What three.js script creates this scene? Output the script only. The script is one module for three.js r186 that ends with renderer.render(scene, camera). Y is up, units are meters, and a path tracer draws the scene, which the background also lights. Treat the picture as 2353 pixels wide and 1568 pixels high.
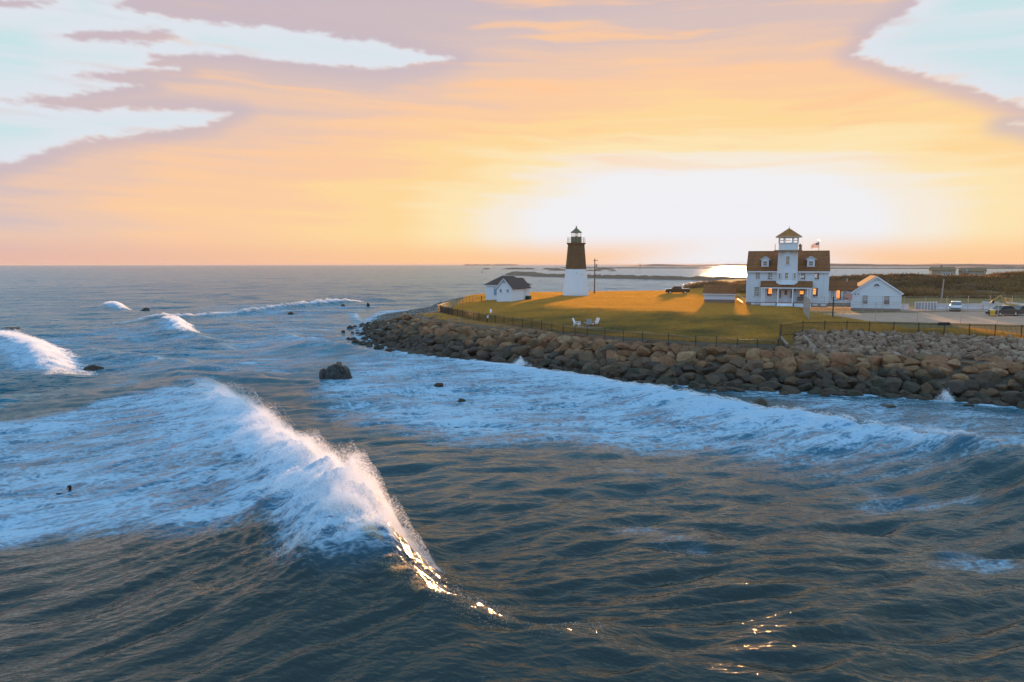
import * as THREE from 'three';
import { mergeGeometries, mergeVertices, toCreasedNormals } from 'three/addons/utils/BufferGeometryUtils.js';
import { MarchingCubes } from 'three/addons/objects/MarchingCubes.js';

// ---------- small maths ----------
const R = THREE.MathUtils.degToRad, { sin, cos, min, max, abs, exp, sqrt, PI, floor, hypot, atan2, asin } = Math;
const clamp = (x, a = 0, b = 1) => x < a ? a : x > b ? b : x;
const lerp = (a, b, t) => a + (b - a) * t;
const sm = (a, b, x) => { const t = clamp((x - a) / (b - a)); return t * t * (3 - 2 * t); };
function rng(seed) { let s = seed >>> 0; return () => { s = (s + 0x6D2B79F5) | 0; let t = Math.imul(s ^ (s >>> 15), 1 | s); t = (t + Math.imul(t ^ (t >>> 7), 61 | t)) ^ t; return ((t ^ (t >>> 14)) >>> 0) / 4294967296; }; }
const perm = new Uint8Array(65536 * 2), gX = new Float32Array(256), gY = new Float32Array(256);
{ const r = rng(11); const p = [...Array(256).keys()]; for (let i = 255; i > 0; i--) { const j = floor(r() * (i + 1)); [p[i], p[j]] = [p[j], p[i]]; } for (let i = 0; i < 512; i++) perm[i] = p[i & 255]; for (let i = 0; i < 256; i++) { gX[i] = cos(i / 256 * 2 * PI); gY[i] = sin(i / 256 * 2 * PI); } }
function noise(x, y, px = 0, py = 0) { // Perlin gradient noise, about -0.7..0.7, optional integer periods
  let xi = floor(x), yi = floor(y); const xf = x - xi, yf = y - yi;
  let x1 = xi + 1, y1 = yi + 1;
  if (px) { xi = ((xi % px) + px) % px; x1 = ((x1 % px) + px) % px; yi = ((yi % py) + py) % py; y1 = ((y1 % py) + py) % py; }
  xi &= 255; x1 &= 255; yi &= 255; y1 &= 255;
  const u = xf * xf * xf * (xf * (xf * 6 - 15) + 10), v = yf * yf * yf * (yf * (yf * 6 - 15) + 10);
  const a = perm[perm[xi] + yi], b = perm[perm[x1] + yi], c = perm[perm[xi] + y1], d = perm[perm[x1] + y1];
  const n0 = gX[a] * xf + gY[a] * yf, n1 = gX[b] * (xf - 1) + gY[b] * yf, n2 = gX[c] * xf + gY[c] * (yf - 1), n3 = gX[d] * (xf - 1) + gY[d] * (yf - 1);
  const e = n0 + u * (n1 - n0), f = n2 + u * (n3 - n2);
  return e + v * (f - e);
}
const fbm = (x, y, o = 4) => { let s = 0, a = 1, n = 0; for (let i = 0; i < o; i++) { s += a * noise(x, y); n += a; a *= .5; x = x * 2.03 + 17.3; y = y * 2.03 + 9.1; } return s / n * 1.4; };
const ridge = (x, y) => 1 - 2 * abs(noise(x, y)) * 1.5;
const S = v => v <= .04045 ? v / 12.92 : Math.pow((v + .055) / 1.055, 2.4);
const rgb = (r, g, b) => [S(r / 255), S(g / 255), S(b / 255)];
const mix3 = (a, b, t) => [lerp(a[0], b[0], t), lerp(a[1], b[1], t), lerp(a[2], b[2], t)];

// ---------- scene, camera, sky, sun, exposure ----------
const scene = new THREE.Scene();
const EYE = 12;
const camera = new THREE.PerspectiveCamera(53.1, 1024 / 682, 0.5, 40000);
camera.position.set(0, EYE, 0);
camera.rotation.x = -R(6.37);
const renderer = new THREE.WebGLRenderer({ antialias: true });
renderer.toneMapping = THREE.LinearToneMapping;
renderer.toneMappingExposure = 1.6;
renderer.shadowMap.enabled = true;
renderer.setSize(1024, 682);

const SUN_AZ = 17.8, SUN_EL = 2.8;
const sun = new THREE.DirectionalLight(new THREE.Color().setRGB(1, .51, .21), 5);
const sunDir = new THREE.Vector3(sin(R(SUN_AZ)) * cos(R(SUN_EL)), sin(R(SUN_EL)), -cos(R(SUN_AZ)) * cos(R(SUN_EL)));
sun.position.copy(sunDir).multiplyScalar(400).add(new THREE.Vector3(20, 0, -100)); sun.target.position.set(20, 0, -100);
sun.castShadow = true; sun.shadow.radius = 3.5; sun.shadow.mapSize.set(4096, 4096);
Object.assign(sun.shadow.camera, { left: -200, right: 200, top: 120, bottom: -120, near: 1, far: 1000 });
scene.add(sun, sun.target);

// sky: evening air, peach round the low sun, mauve cloud sheets with pale cyan gaps, blue overhead and behind
{
  const W = 4096, H = 2048, data = new Float32Array(W * H * 4);
  const P = (X, Y) => { const a = Math.atan((X - 1176.5) / 1569); return [a * 180 / PI, Math.atan((609 - Y) / 1569 * cos(a)) * 180 / PI]; };
  const poly = L => L.map(q => P(...q));
  const gaps = [
    poly([[-60, -60], [880, -60], [1040, 3], [870, 9], [700, 20], [480, 12], [360, 15], [310, 45], [450, 70], [700, 92], [900, 122], [1050, 156], [900, 180], [700, 167], [560, 150], [420, 150], [370, 168], [440, 176], [330, 185], [200, 190], [360, 213], [200, 235], [40, 243], [230, 266], [400, 262], [560, 270], [500, 298], [380, 315], [200, 335], [100, 365], [0, 397], [-240, 440], [-240, -60]]),
    poly([[2075, -60], [2060, 40], [1965, 105], [1932, 148], [2050, 182], [2200, 222], [2353, 268], [2600, 330], [2600, -60]]),
    poly([[2290, 296], [2353, 286], [2500, 300], [2500, 330], [2353, 309]])];
  const islands = [poly([[190, 108], [260, 98], [420, 98], [440, 112], [370, 122], [260, 116]]), poly([[-40, 38], [60, 33], [165, 37], [60, 45]]), poly([[380, 150], [500, 145], [560, 158], [420, 163]])];
  const sd = (L, x, y) => { let d = 1e9, s = 1; for (let i = 0, j = L.length - 1; i < L.length; j = i++) { const [ax, ay] = L[j], [bx, by] = L[i], ex = bx - ax, ey = by - ay, wx = x - ax, wy = y - ay, t = clamp((wx * ex + wy * ey) / (ex * ex + ey * ey)), qx = (wx - ex * t), qy = (wy - ey * t) * 1.6; d = min(d, qx * qx + qy * qy); if ((ay > y) !== (by > y) && x < (bx - ax) * (y - ay) / (by - ay) + ax) s = -s; } return -s * sqrt(d); };
  const ramp = [[0, rgb(240, 240, 246)], [4.6, rgb(241, 240, 243)], [6.3, rgb(247, 236, 220)], [8.2, rgb(253, 229, 180)], [10.4, rgb(254, 217, 158)], [13.2, rgb(252, 205, 164)], [15.4, rgb(236, 200, 178)], [17.8, rgb(217, 194, 190)], [22, rgb(205, 188, 193)], [40, rgb(200, 188, 198)]];
  const SP = [[0, 0], [10, 3.4], [16, 6.4], [25, 10.2], [41, 13.3], [52, 17], [75, 22], [181, 40]], spread = a => { for (let i = 1; i < SP.length; i++) if (a < SP[i][0]) return lerp(SP[i - 1][1], SP[i][1], (a - SP[i - 1][0]) / (SP[i][0] - SP[i - 1][0])); return 40; };
  const pick = v => { for (let i = 1; i < ramp.length; i++) if (v < ramp[i][0]) return mix3(ramp[i - 1][1], ramp[i][1], sm(ramp[i - 1][0], ramp[i][0], v)); return ramp[ramp.length - 1][1]; };
  const blue = [.26, .49, .79], hiFront = [.44, .55, .59], cyan = rgb(200, 227, 231), cyanEdge = rgb(224, 229, 237), mauve = rgb(201, 186, 195), peach = rgb(255, 203, 158);
  for (let j = 0; j < H; j++) {
    const el = ((j + .5) / H - .5) * 180;
    for (let i = 0; i < W; i++) {
      const o = (j * W + i) * 4;
      let c = [.30, .30, .30];
      if (el > -.3) {
        const u = ((i + .5) / W - .5) * 2 * PI; // atan2(z, x)
        const az = atan2(cos(u), -sin(u)) * 180 / PI; // 0 = straight ahead, right positive
        const da = abs(((az - SUN_AZ + 540) % 360) - 180);
        const inView = abs(az) < 48 && el < 30;
        const k = el * 1.0 + az * .028; // cloud streets tilt a little
        const wob = inView ? fbm(az * .07 + 3, k * .38, 5) : fbm(az * .07 + 3, k * .38, 3);
        const str = fbm(az * .045 + 8, k * 1.3 + wob * .8, 4);
        const rho = sqrt(spread(abs(((az - 15 + 540) % 360) - 180)) ** 2 + (1.2 * (el - 3)) ** 2) + (wob * 2.2 + str * 2.6) * sm(4, 11, el + da * .13);
        c = pick(rho);
        // lit cloud streaks high up
        const lit = sm(.02, .42, fbm(az * .05 - 4, k * .9 + wob, 5)) * sm(6, 11, el) * sm(75, 20, da) * .85;
        c = mix3(c, peach, lit);
        const low = sm(2.6, .3, el) * sm(3, 14, da + el * 3);
        c = mix3(c, mix3(rgb(255, 199, 148), rgb(231, 184, 168), sm(20, 56, da)), low * .85);
        if (inView) {
          let g = -9; for (const L of gaps) g = max(g, sd(L, az, el)); for (const L of islands) g = min(g, -sd(L, az, el));
          const e = g + fbm(az * .5, el * 1.9, 5) * .6 + fbm(az * 1.3, el * 5, 4) * .42;
          const w = sm(-.2, .4, e);
          c = mix3(c, mauve, .75 * sm(-2.2, -.15, g) * (1 - w));
          c = mix3(c, mix3(cyanEdge, mix3(cyan, cyanEdge, clamp(.3 + str)), sm(.1, 3.2, g)), w * (1 - .45 * sm(.05, .5, fbm(az * .12 + 50, el * 1.1, 4)) * sm(2.6, .2, g)));
        } 
        const open = (inView ? 0 : sm(-.1, .25, fbm(az * .03 + 20, el * .12, 4))) * sm(6, 14, el);
        if (!inView) c = mix3(c, cyan, open);
        // air overhead and away from the sun
        const over = max(sm(20, 31, el), sm(55, 120, da) * sm(2, 16, el));
        const back = mix3(mix3(rgb(190, 186, 210), blue, sm(0, 16, el)), mix3(hiFront, blue, sm(26, 60, el)), sm(95, 60, da));
        const streak = .12 * fbm(az * .03, el * .15, 3);
        c = c.map(v => v / 1.6); c = mix3(c, mix3(back, cyan.map(v => v / 1.6), clamp(.04 + streak * 2)), over * .95);
      }
      data[o] = c[0]; data[o + 1] = c[1]; data[o + 2] = c[2]; data[o + 3] = 1;
    }
  }
  const sky = new THREE.DataTexture(data, W, H, THREE.RGBAFormat, THREE.FloatType);
  sky.mapping = THREE.EquirectangularReflectionMapping; sky.magFilter = sky.minFilter = THREE.LinearFilter; sky.needsUpdate = true;
  scene.background = sky; scene.environment = sky;
}
scene.fog = new THREE.FogExp2(new THREE.Color().setRGB(1, .82, .70), .00004);

// ---------- builders ----------
const names = new Map();
function numbered(n) { const k = names.get(n) || 0; names.set(n, k + 1); return k ? `${n}_${String(k).padStart(3, '0')}` : n; }
function tag(o, label, category, group, kind) { if (label) o.userData.label = label; if (category) o.userData.category = category; if (group) o.userData.group = group; if (kind) o.userData.kind = kind; return o; }
function thing(name, label, category, [x, y, z] = [0, 0, 0], turn = 0, group) { const o = new THREE.Group(); o.name = numbered(name); o.position.set(x, y, z); o.rotation.y = turn; scene.add(o); return tag(o, label, category, group); }
function part(name, geo, mat, parent, label) { const m = new THREE.Mesh(Array.isArray(geo) ? (geo.length > 1 ? merge(geo) : geo[0]) : geo, mat); m.name = parent === scene ? numbered(name) : name; m.castShadow = m.receiveShadow = true; parent.add(m); if (label) m.userData.label = label; return m; }
function whole(name, geo, mat, label, category, [x, y, z] = [0, 0, 0], turn = 0, group) { const m = part(name, geo, mat, scene); m.position.set(x, y, z); m.rotation.y = turn; return tag(m, label, category, group); }
function merge(L) { return mergeGeometries(L.map(g => { const h = g.index ? g.toNonIndexed() : g.clone(); for (const k of Object.keys(h.attributes)) if (!['position', 'normal', 'uv'].includes(k)) h.deleteAttribute(k); return h; })); }
const B = (w, h, d, x = 0, y = 0, z = 0, ry = 0, rx = 0, rz = 0) => { const g = new THREE.BoxGeometry(w, h, d); if (rx) g.rotateX(rx); if (rz) g.rotateZ(rz); if (ry) g.rotateY(ry); return g.translate(x, y, z); };
const C = (r1, r2, h, x = 0, y = 0, z = 0, n = 12, o = false) => new THREE.CylinderGeometry(r1, r2, h, n, 1, o).translate(x, y, z);
function bar(a, b, r, n = 6) { const A = new THREE.Vector3(...a), Bv = new THREE.Vector3(...b), d = Bv.clone().sub(A), L = d.length(); const g = new THREE.CylinderGeometry(r, r, L, n); g.applyQuaternion(new THREE.Quaternion().setFromUnitVectors(new THREE.Vector3(0, 1, 0), d.normalize())); const m = A.add(Bv).multiplyScalar(.5); return g.translate(m.x, m.y, m.z); }
function beam(a, b, w, h) { const A = new THREE.Vector3(...a), Bv = new THREE.Vector3(...b), d = Bv.clone().sub(A), L = d.length(); const g = new THREE.BoxGeometry(w, h, L); const o = new THREE.Object3D(); o.up.set(0, 1, 0); o.position.copy(A).add(Bv).multiplyScalar(.5); o.lookAt(Bv); o.updateMatrix(); return g.applyMatrix4(o.matrix); }
const slab = (pts, depth, bevel = 0) => { const s = new THREE.Shape(pts.map(p => new THREE.Vector2(p[0], p[1]))); return new THREE.ExtrudeGeometry(s, { depth, bevelEnabled: bevel > 0, bevelSize: bevel, bevelThickness: bevel, bevelSegments: 2 }); };
const holed = (pts, holes, depth) => { const s = new THREE.Shape(pts.map(p => new THREE.Vector2(p[0], p[1]))); for (const [x, y, w, h] of holes) s.holes.push(new THREE.Path([new THREE.Vector2(x - w / 2, y), new THREE.Vector2(x - w / 2, y + h), new THREE.Vector2(x + w / 2, y + h), new THREE.Vector2(x + w / 2, y)])); return new THREE.ExtrudeGeometry(s, { depth, bevelEnabled: false }); };
// a sheet between four corners with thickness t (roof planes)
function sheet(a, b, c, d, t = .12) { const P = [a, b, c, d].map(p => new THREE.Vector3(...p)); const n = P[1].clone().sub(P[0]).cross(P[3].clone().sub(P[0])).normalize().multiplyScalar(-t); const Q = P.map(p => p.clone().add(n)); const v = [], q = (p, r, s, u) => { for (const w of [p, r, s, p, s, u]) v.push(w.x, w.y, w.z); }; q(...P); q(Q[3], Q[2], Q[1], Q[0]); for (let i = 0; i < 4; i++) { const j = (i + 1) % 4; q(P[j], P[i], Q[i], Q[j]); } const g = new THREE.BufferGeometry(); g.setAttribute('position', new THREE.Float32BufferAttribute(v, 3)); const uv = []; for (let i = 0; i < v.length; i += 3) uv.push(v[i] + v[i + 2] * .3, v[i + 1] + v[i + 2] * .6); g.setAttribute('uv', new THREE.Float32BufferAttribute(uv, 2)); g.computeVertexNormals(); return g; }

function tex(size, fn, { srgb = true, w = size, h = size, repeat = null } = {}) {
  const d = new Uint8Array(w * h * 4); for (let j = 0; j < h; j++) for (let i = 0; i < w; i++) { const c = fn(i / w, j / h, i, j), o = (j * w + i) * 4; for (let k = 0; k < 3; k++) { const v = c[k]; d[o + k] = 255 * clamp(srgb ? (v <= .0031308 ? v * 12.92 : 1.055 * Math.pow(v, 1 / 2.4) - .055) : v); } d[o + 3] = 255; }
  const t = new THREE.DataTexture(d, w, h); t.colorSpace = srgb ? THREE.SRGBColorSpace : THREE.NoColorSpace; t.magFilter = THREE.LinearFilter; t.minFilter = THREE.LinearMipmapLinearFilter; t.generateMipmaps = true; t.wrapS = t.wrapT = THREE.RepeatWrapping; if (repeat) t.repeat.set(...repeat); t.needsUpdate = true; return t;
}
const Mat = (c, roughness = .8, more = {}) => new THREE.MeshPhysicalMaterial({ color: Array.isArray(c) ? new THREE.Color().setRGB(...c) : c, roughness, side: THREE.DoubleSide, ...more });
const pn = (u, v, f, o = 4) => { let s = 0, a = 1; for (let i = 0; i < o; i++) { s += a * noise(u * f + i * 31, v * f + i * 7, f, f); a *= .5; f *= 2; } return s; }; // periodic on the unit square
const grain = tex(512, (u, v) => { const n = .5 + .5 * pn(u, v, 8, 5), k = .5 + .5 * pn(u + .3, v, 64, 2); const c = .72 + .34 * (n - .5) + .25 * (k - .5); return [c, c, c]; });
const clapboard = tex(512, (u, v) => { const y = (v * 8) % 1, s = (y < .09 ? .72 : 1) * (.95 + .06 * pn(u, v, 16, 3)); return [s, s, s * .99]; }, { repeat: [.25, .78] });
const shingle = tex(512, (u, v) => { const r = floor(v * 16), y = (v * 16) % 1, x = (u * 24 + (r % 2) * .5) % 1, id = floor(u * 24 + (r % 2) * .5) % 24; const k = perm[perm[id & 255] + r] / 255; const s = (.72 + .45 * k + .2 * pn(u, v, 32, 2)) * (y < .1 || x < .06 ? .6 : 1); return [s, s * .98, s * .95]; }, { repeat: [.3, .45] });
const masonry = (rows, cols, dark, tint) => tex(512, (u, v) => { const r = floor(v * rows), y = (v * rows) % 1, q = u * cols + (r % 2) * .5, x = q % 1, id = floor(q) % cols; const k = perm[perm[id & 255] + r] / 255; const j = y < .07 || x < .035 ? dark : 1; const s = (.82 + .3 * k + .25 * pn(u, v, 16, 4)) * j; return tint(s, k); });
const brickBrown = masonry(12, 6, .6, (s, k) => [s, s * (.9 + .1 * k), s * .86]);
const paintWear = tex(512, (u, v) => { const n = pn(u, v, 8, 5), w = sm(.55, .85, n), y = (v * 10) % 1; const s = (1 - .25 * w) * (y < .06 ? .94 : 1) * (.96 + .05 * pn(u, v, 32, 2)); return [s, s, s * (1 - .04 * w)]; });
const M = { cupolaGlare: Mat([.42, .15, .02], .85, { map: shingle }), paneGlowTint: Mat([.42, .20, .06], .12),  // sun glare put into the lookout roof colour, window glow into the panes
  white: Mat([.80, .80, .79], .55, { map: clapboard }), trim: Mat([.82, .81, .79], .5), roof: Mat([.27, .092, .018], .85, { map: shingle }), roofDark: Mat([.11, .062, .042], .85, { map: shingle }),
  stone: Mat([.34, .24, .19], .9, { map: brickBrown }), glass: Mat([1, 1, 1], .03, { transmission: 1, thickness: 0, ior: 1.5 }), dark: Mat([.02, .02, .022], .5), iron: Mat([.025, .022, .02], .55, { metalness: .3 }),
  amber: Mat([.95, .50, .12], 1, { transmission: .75, thickness: 0 }), wood: Mat([.26, .16, .09], .8, { map: grain }), grey: Mat([.35, .35, .34], .6), galv: Mat([.50, .40, .31], .5, { metalness: .3 }), inside: Mat([.5, .42, .33], .9),
  tire: Mat([.02, .02, .02], .9), chrome: Mat([.7, .7, .7], .25, { metalness: 1 }), red: Mat([.5, .03, .02], .5), tower: Mat([.83, .82, .79], .6, { map: paintWear }), brown: Mat([.20, .105, .042], .85, { map: brickBrown }), rubber: Mat([.03, .025, .02], .95), concrete: Mat([.42, .37, .32], .9, { map: grain }),
};
// ---------- shape of the point (metres; d runs away from the camera, z = -d) ----------
const toe = [[-32.8, 175], [-31.5, 150], [-29.5, 136], [-26.5, 118.5], [-22.4, 106.9], [-17.5, 98.4], [-10, 88.6], [-4.1, 83], [1.2, 79], [5.9, 74], [12.2, 69.3], [18, 66], [25.4, 63.6], [33.2, 62], [39.7, 59.6], [45.1, 54.6], [60, 45], [90, 38], [150, 30]];
const rear = [[-32.8, 175], [-24, 181], [-8, 184], [12, 188], [34, 194], [46, 216], [62, 268], [88, 330], [140, 385], [230, 420], [460, 400]];
const segs = L => L.slice(1).map((b, i) => [L[i][0], L[i][1], b[0] - L[i][0], b[1] - L[i][1]]);
const chaikin = L => { const o = [L[0]]; for (let i = 0; i + 1 < L.length; i++) { const a = L[i], b = L[i + 1]; o.push(a.map((v, k) => v * .75 + b[k] * .25), a.map((v, k) => v * .25 + b[k] * .75)); } o.push(L[L.length - 1]); return o; };
const toeS = segs(chaikin(chaikin(toe))), rearS = segs(rear);
function side(S, x, d) { let best = 1e9, sg = 1, at = 0; for (let i = 0; i < S.length; i++) { const [ax, ad, ex, ed] = S[i], wx = x - ax, wd = d - ad, t = clamp((wx * ex + wd * ed) / (ex * ex + ed * ed)), qx = wx - ex * t, qd = wd - ed * t, q = qx * qx + qd * qd; if (q < best) { best = q; sg = ex * wd - ed * wx; at = i + t; } } return [sqrt(best) * (sg >= 0 ? 1 : -1), at]; }
const hill = (x, d) => { const h = (cx, cd, sx, sd, a) => a * exp(-(((x - cx) / sx) ** 2) - ((d - cd) / sd) ** 2); return (h(107, 205, 24, 28, 3.4) + h(153, 192, 24, 26, 3.7) + h(205, 235, 60, 40, 1.8) + h(130, 178, 34, 24, 1.5)) * sm(132, 168, d + (x - 80) * .1) * sm(64, 84, x + (d - 160) * .1) + h(58, 186, 6, 24, 1.3); };
function ground(x, d) {
  const [q, at] = side(toeS, x, d), b = -side(rearS, x, d)[0];
  if (q < 0) return max(-4, q * .45 - .1);
  const right = sm(27.5, 30.5, x - (d - 69) * .42), far = sm(112, 140, d) * sm(-10, -22, x);
  const Hc = lerp(lerp(3.3, 3.0, right), 1.6, far), w = lerp(6.2, 13, far);
  let h = Hc * min(1, q / w) - .1;
  const lawn = 3.5 + 1.45 * sm(9.5, 33, q) + .1 * sm(40, 80, q) + .07 * fbm(x * .06, d * .09, 2) * sm(10, 20, q);
  const bank = 3.05 + 1.2 * clamp((q - 8) / 7.5) + .1 * sm(18, 40, q);
  if (q > w) h = lerp(Hc - .1, lerp(lawn, bank, right), sm(w, w + 2.2, q));
  h = lerp(h, Hc - .1 + .5 * sm(13, 26, q), far * sm(6, 13, q) * sm(2, -8, x - (d - 150) * .2) * .85);
  h = min(h, 5.6) + hill(x, d);
  return b > 0 ? lerp(-.4, h, sm(-1, 13, b)) : max(-4, -.4 + b * .3);
}
const shore = (x, d) => { const q = side(toeS, x, d)[0], b = -side(rearS, x, d)[0]; return b < 0 ? (q > 0 ? b : max(b, q)) : q; }; // metres inland
const V = (x, d, up = 0) => [x, ground(x, d) + up, -d];

{ // ground sheet: one mesh, finer near the lawn
  const xs = [], ds = [];
  for (let x = -48; x < 90; x += .7) xs.push(x); for (let x = 90; x < 250; x += 2.2) xs.push(x); for (let x = 250; x <= 520; x += 9) xs.push(x);
  for (let d = 28; d < 50; d += 2) ds.push(d); for (let d = 50; d < 200; d += .6) ds.push(d); for (let d = 200; d <= 440; d += 2.5) ds.push(d);
  const nx = xs.length, p = [], c = [], ix = [], uv = [];
  const green = [.062, .058, .012], straw = [.24, .135, .018], dirt = [.10, .072, .042], beach = [.17, .14, .11], brush = [.19, .105, .036];
  for (const d of ds) for (const x of xs) {
    const h = ground(x, d); p.push(x, h, -d); uv.push(x, d);
    const q = side(toeS, x, d)[0], n = fbm(x * .11, d * .16, 4), right = sm(27.5, 30.5, x - (d - 69) * .42);
    let k = mix3(green, straw, sm(-.35, .5, n * .6 + .25 * sm(5, 40, x) + .5 * sm(86, 120, d)));  // patchy straw, plus sunlit gold put into the colour of the far lawn
    k = mix3(dirt, k, sm(8.5, 10.5, q + n * 1.2)); k = mix3(k, dirt, right * sm(17, 14, q) * .8);
    k = mix3(k, beach, sm(112, 132, d) * sm(-9, -15, x + n * 3)); k = mix3(k, brush, sm(.25, 1.2, hill(x, d)));
    c.push(...k);
  }
  for (let j = 0; j + 1 < ds.length; j++) for (let i = 0; i + 1 < nx; i++) { const a = j * nx + i; ix.push(a, a + 1, a + nx, a + 1, a + nx + 1, a + nx); }
  const g = new THREE.BufferGeometry(); g.setAttribute('position', new THREE.Float32BufferAttribute(p, 3)); g.setAttribute('color', new THREE.Float32BufferAttribute(c, 3)); g.setAttribute('uv', new THREE.Float32BufferAttribute(uv, 2)); g.setIndex(ix); g.computeVertexNormals();
  const turf = tex(512, (u, v) => { const s = .85 + .5 * pn(u, v, 16, 5); return [s, s, s]; }, { repeat: [.23, .23] });
  const m = part('ground', g, Mat([1, 1, 1], .95, { vertexColors: true, map: turf, bumpMap: turf, bumpScale: .06 }), scene); m.userData.kind = 'structure';
}
{ // mown grass blades over the lawn
  const v = [], r = rng(5); for (let i = 0; i < 11; i++) { const a = r() * 2 * PI, ox = (r() - .5) * .3, oz = (r() - .5) * .3, h = .10 + .09 * r(), w = .022 + .014 * r(); v.push(ox - cos(a) * w, 0, oz - sin(a) * w, ox + cos(a) * w, 0, oz + sin(a) * w, ox + (r() - .5) * .07, h, oz + (r() - .5) * .07); }
  const g = new THREE.BufferGeometry(); g.setAttribute('position', new THREE.Float32BufferAttribute(v, 3)); g.computeVertexNormals();
  const spots = [], rr = rng(77);
  for (let i = 0; i < 800000 && spots.length < 240000; i++) {
    const x = -18 + rr() * 74, d = 66 + rr() * 124, q = side(toeS, x, d)[0]; if (q < 9.3) continue; if (-side(rearS, x, d)[0] < 9) continue;
    const right = sm(27.5, 30.5, x - (d - 69) * .42); if (right > .2 && q < 16) continue; if (x > 48 && d < 150) { if (!(d < 82)) continue; } if (x < -11 && d > 118) continue;
    spots.push([x, d]);
  }
  const im = new THREE.InstancedMesh(g, Mat([1, 1, 1], 1, { transmission: .72, thickness: 0 }), spots.length), o = new THREE.Object3D(), k = new THREE.Color();
  spots.forEach(([x, d], i) => { const n = fbm(x * .11, d * .16, 3) * .6 + .25 * sm(5, 40, x) + .5 * sm(86, 120, d); o.position.set(x, ground(x, d) - .01, -d); o.rotation.set(0, rr() * 6.28, 0); o.scale.setScalar(.8 + rr() * .7); o.updateMatrix(); im.setMatrixAt(i, o.matrix); const c = mix3([.12, .115, .02], [.78, .42, .04], clamp(sm(-.35, .5, n) * .75 + (rr() - .5) * .5)); im.setColorAt(i, k.setRGB(...c)); });  // blades turn golden with distance: low sunlight put into their colour
  im.name = 'grass'; tag(im, 'short green and straw grass of the lawn, farther part coloured sunlit gold', 'grass', null, 'stuff'); scene.add(im);
}
// ---------- the sea ----------
// breaking waves: crest lines [x, d, height], the front lies to the far / right side
const WAVES = [
  { p: [[-36, 74, .2], [-26.5, 58.8, .9], [-15.8, 42.2, 1.6], [-9.8, 32.6, 2.0], [-6.6, 26.6, 2.35], [-5.6, 24, 2.3], [-3.9, 21.3, 1.75], [-2.1, 19.9, 1.2], [.9, 19.1, .7], [4.1, 18.6, .3], [8, 17.6, 0]], wb: 8.5, wf: 1.7, foam: [0, .7, 1, 1, 1, .75, .1, 0, 0, 0, 0], trail: 5 },
  { p: [[-14, 92, .15], [-1.3, 79, .35], [9.4, 65, .6], [17.7, 52.2, .8], [23.7, 44, 1.1], [26.8, 38, 1.6], [28.6, 33.5, 1.8], [30.5, 29, 1.6], [32, 24, .6]], wb: 5, wf: 1.3, foam: [.7, .9, 1, 1, .9, .5, .1, 0, 0], trail: 20 },
  { p: [[-92, 120, .5], [-72, 98, 1.0], [-60, 85, 1.25], [-52.5, 76, 1.0], [-46, 68, .4], [-40, 61, .2]], wb: 5, wf: 2.0, foam: [.5, .8, .95, .9, .2, 0], trail: 7, ahead: 4.5 },
  { p: [[-82, 154, .4], [-68, 136, .9], [-61, 124, 1.1], [-55.5, 113, .9], [-48, 104, .7], [-36, 90, .3]], wb: 5, wf: 1.8, foam: [0, .6, .95, .6, 0, 0], trail: 7, ahead: 3 },
  { p: [[-47, 217, .5], [-52, 208, .9], [-56, 196, 1.0], [-62, 176, .65], [-67, 160, .55], [-73, 146, .5], [-80, 130, .2]], wb: 5, wf: 1.8, foam: [.1, .75, .7, .35, .45, .6, .1], trail: 5, ahead: 1.2 },
  { p: [[-124, 206, .4], [-112, 191, .8], [-104, 181, .8], [-96, 172, .4]], wb: 5, wf: 1.6, foam: [.1, .8, .7, 0], trail: 5, ahead: 1.5 },
  { p: [[-40, 116, .3], [-31, 101, 1.1], [-24, 92.5, 1.0], [-17, 87, .7], [-8, 82, .3]], wb: 5, wf: 1.5, foam: [.2, .75, .45, .2, .2], trail: 7 },
  { p: [[-78, 262, .3], [-52, 236, 1.2], [-38, 222, .5]], wb: 7, wf: 2.2, foam: [0, .25, 0], trail: 3 },
  { p: [[-40, 168, .2], [-36, 158, .4], [-34, 148, .4], [-31, 138, .3]], wb: 3, wf: .9, foam: [.5, .6, .6, .4], trail: 3, ahead: 1 },
  { p: [[-140, 300, .3], [-110, 262, .9], [-80, 226, .4]], wb: 8, wf: 2.5, foam: [0, 0, 0], trail: 1 },
  { p: [[-64, 96, .2], [-48, 84, .75], [-30, 72, .7], [-20, 64, .3]], wb: 5, wf: 1.6, foam: [0, 0, 0, 0], trail: 1 },
];
for (const w of WAVES) { w.p[0][2] = w.p[w.p.length - 1][2] = 0; w.p = chaikin(w.p.map((p, i) => [p[0], p[1], p[2], w.foam[i], i])); w.s = segs(w.p); w.box = [min(...w.p.map(p => p[0])) - 22, max(...w.p.map(p => p[0])) + 14, min(...w.p.map(p => p[1])) - 22, max(...w.p.map(p => p[1])) + 14]; }
function near(w, x, d) { // [signed distance ahead of the crest, position along it]
  if (x < w.box[0] || x > w.box[1] || d < w.box[2] || d > w.box[3]) return null;
  return side(w.s, x, d);
}
const along = (w, key, at) => { const i = min(w.p.length - 2, floor(at)), t = at - i, f = k => key === 2 ? w.p[k][2] : w.p[k][3]; return lerp(f(i), f(i + 1), t); };
const inside = (L, x, y) => { let d = 1e9, s = 1; for (let i = 0, j = L.length - 1; i < L.length; j = i++) { const [ax, ay] = L[j], [bx, by] = L[i], ex = bx - ax, ey = by - ay, t = clamp(((x - ax) * ex + (y - ay) * ey) / (ex * ex + ey * ey)); d = min(d, hypot(x - ax - ex * t, y - ay - ey * t)); if ((ay > y) !== (by > y) && x < (bx - ax) * (y - ay) / (by - ay) + ax) s = -s; } return -s * d; };
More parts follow.
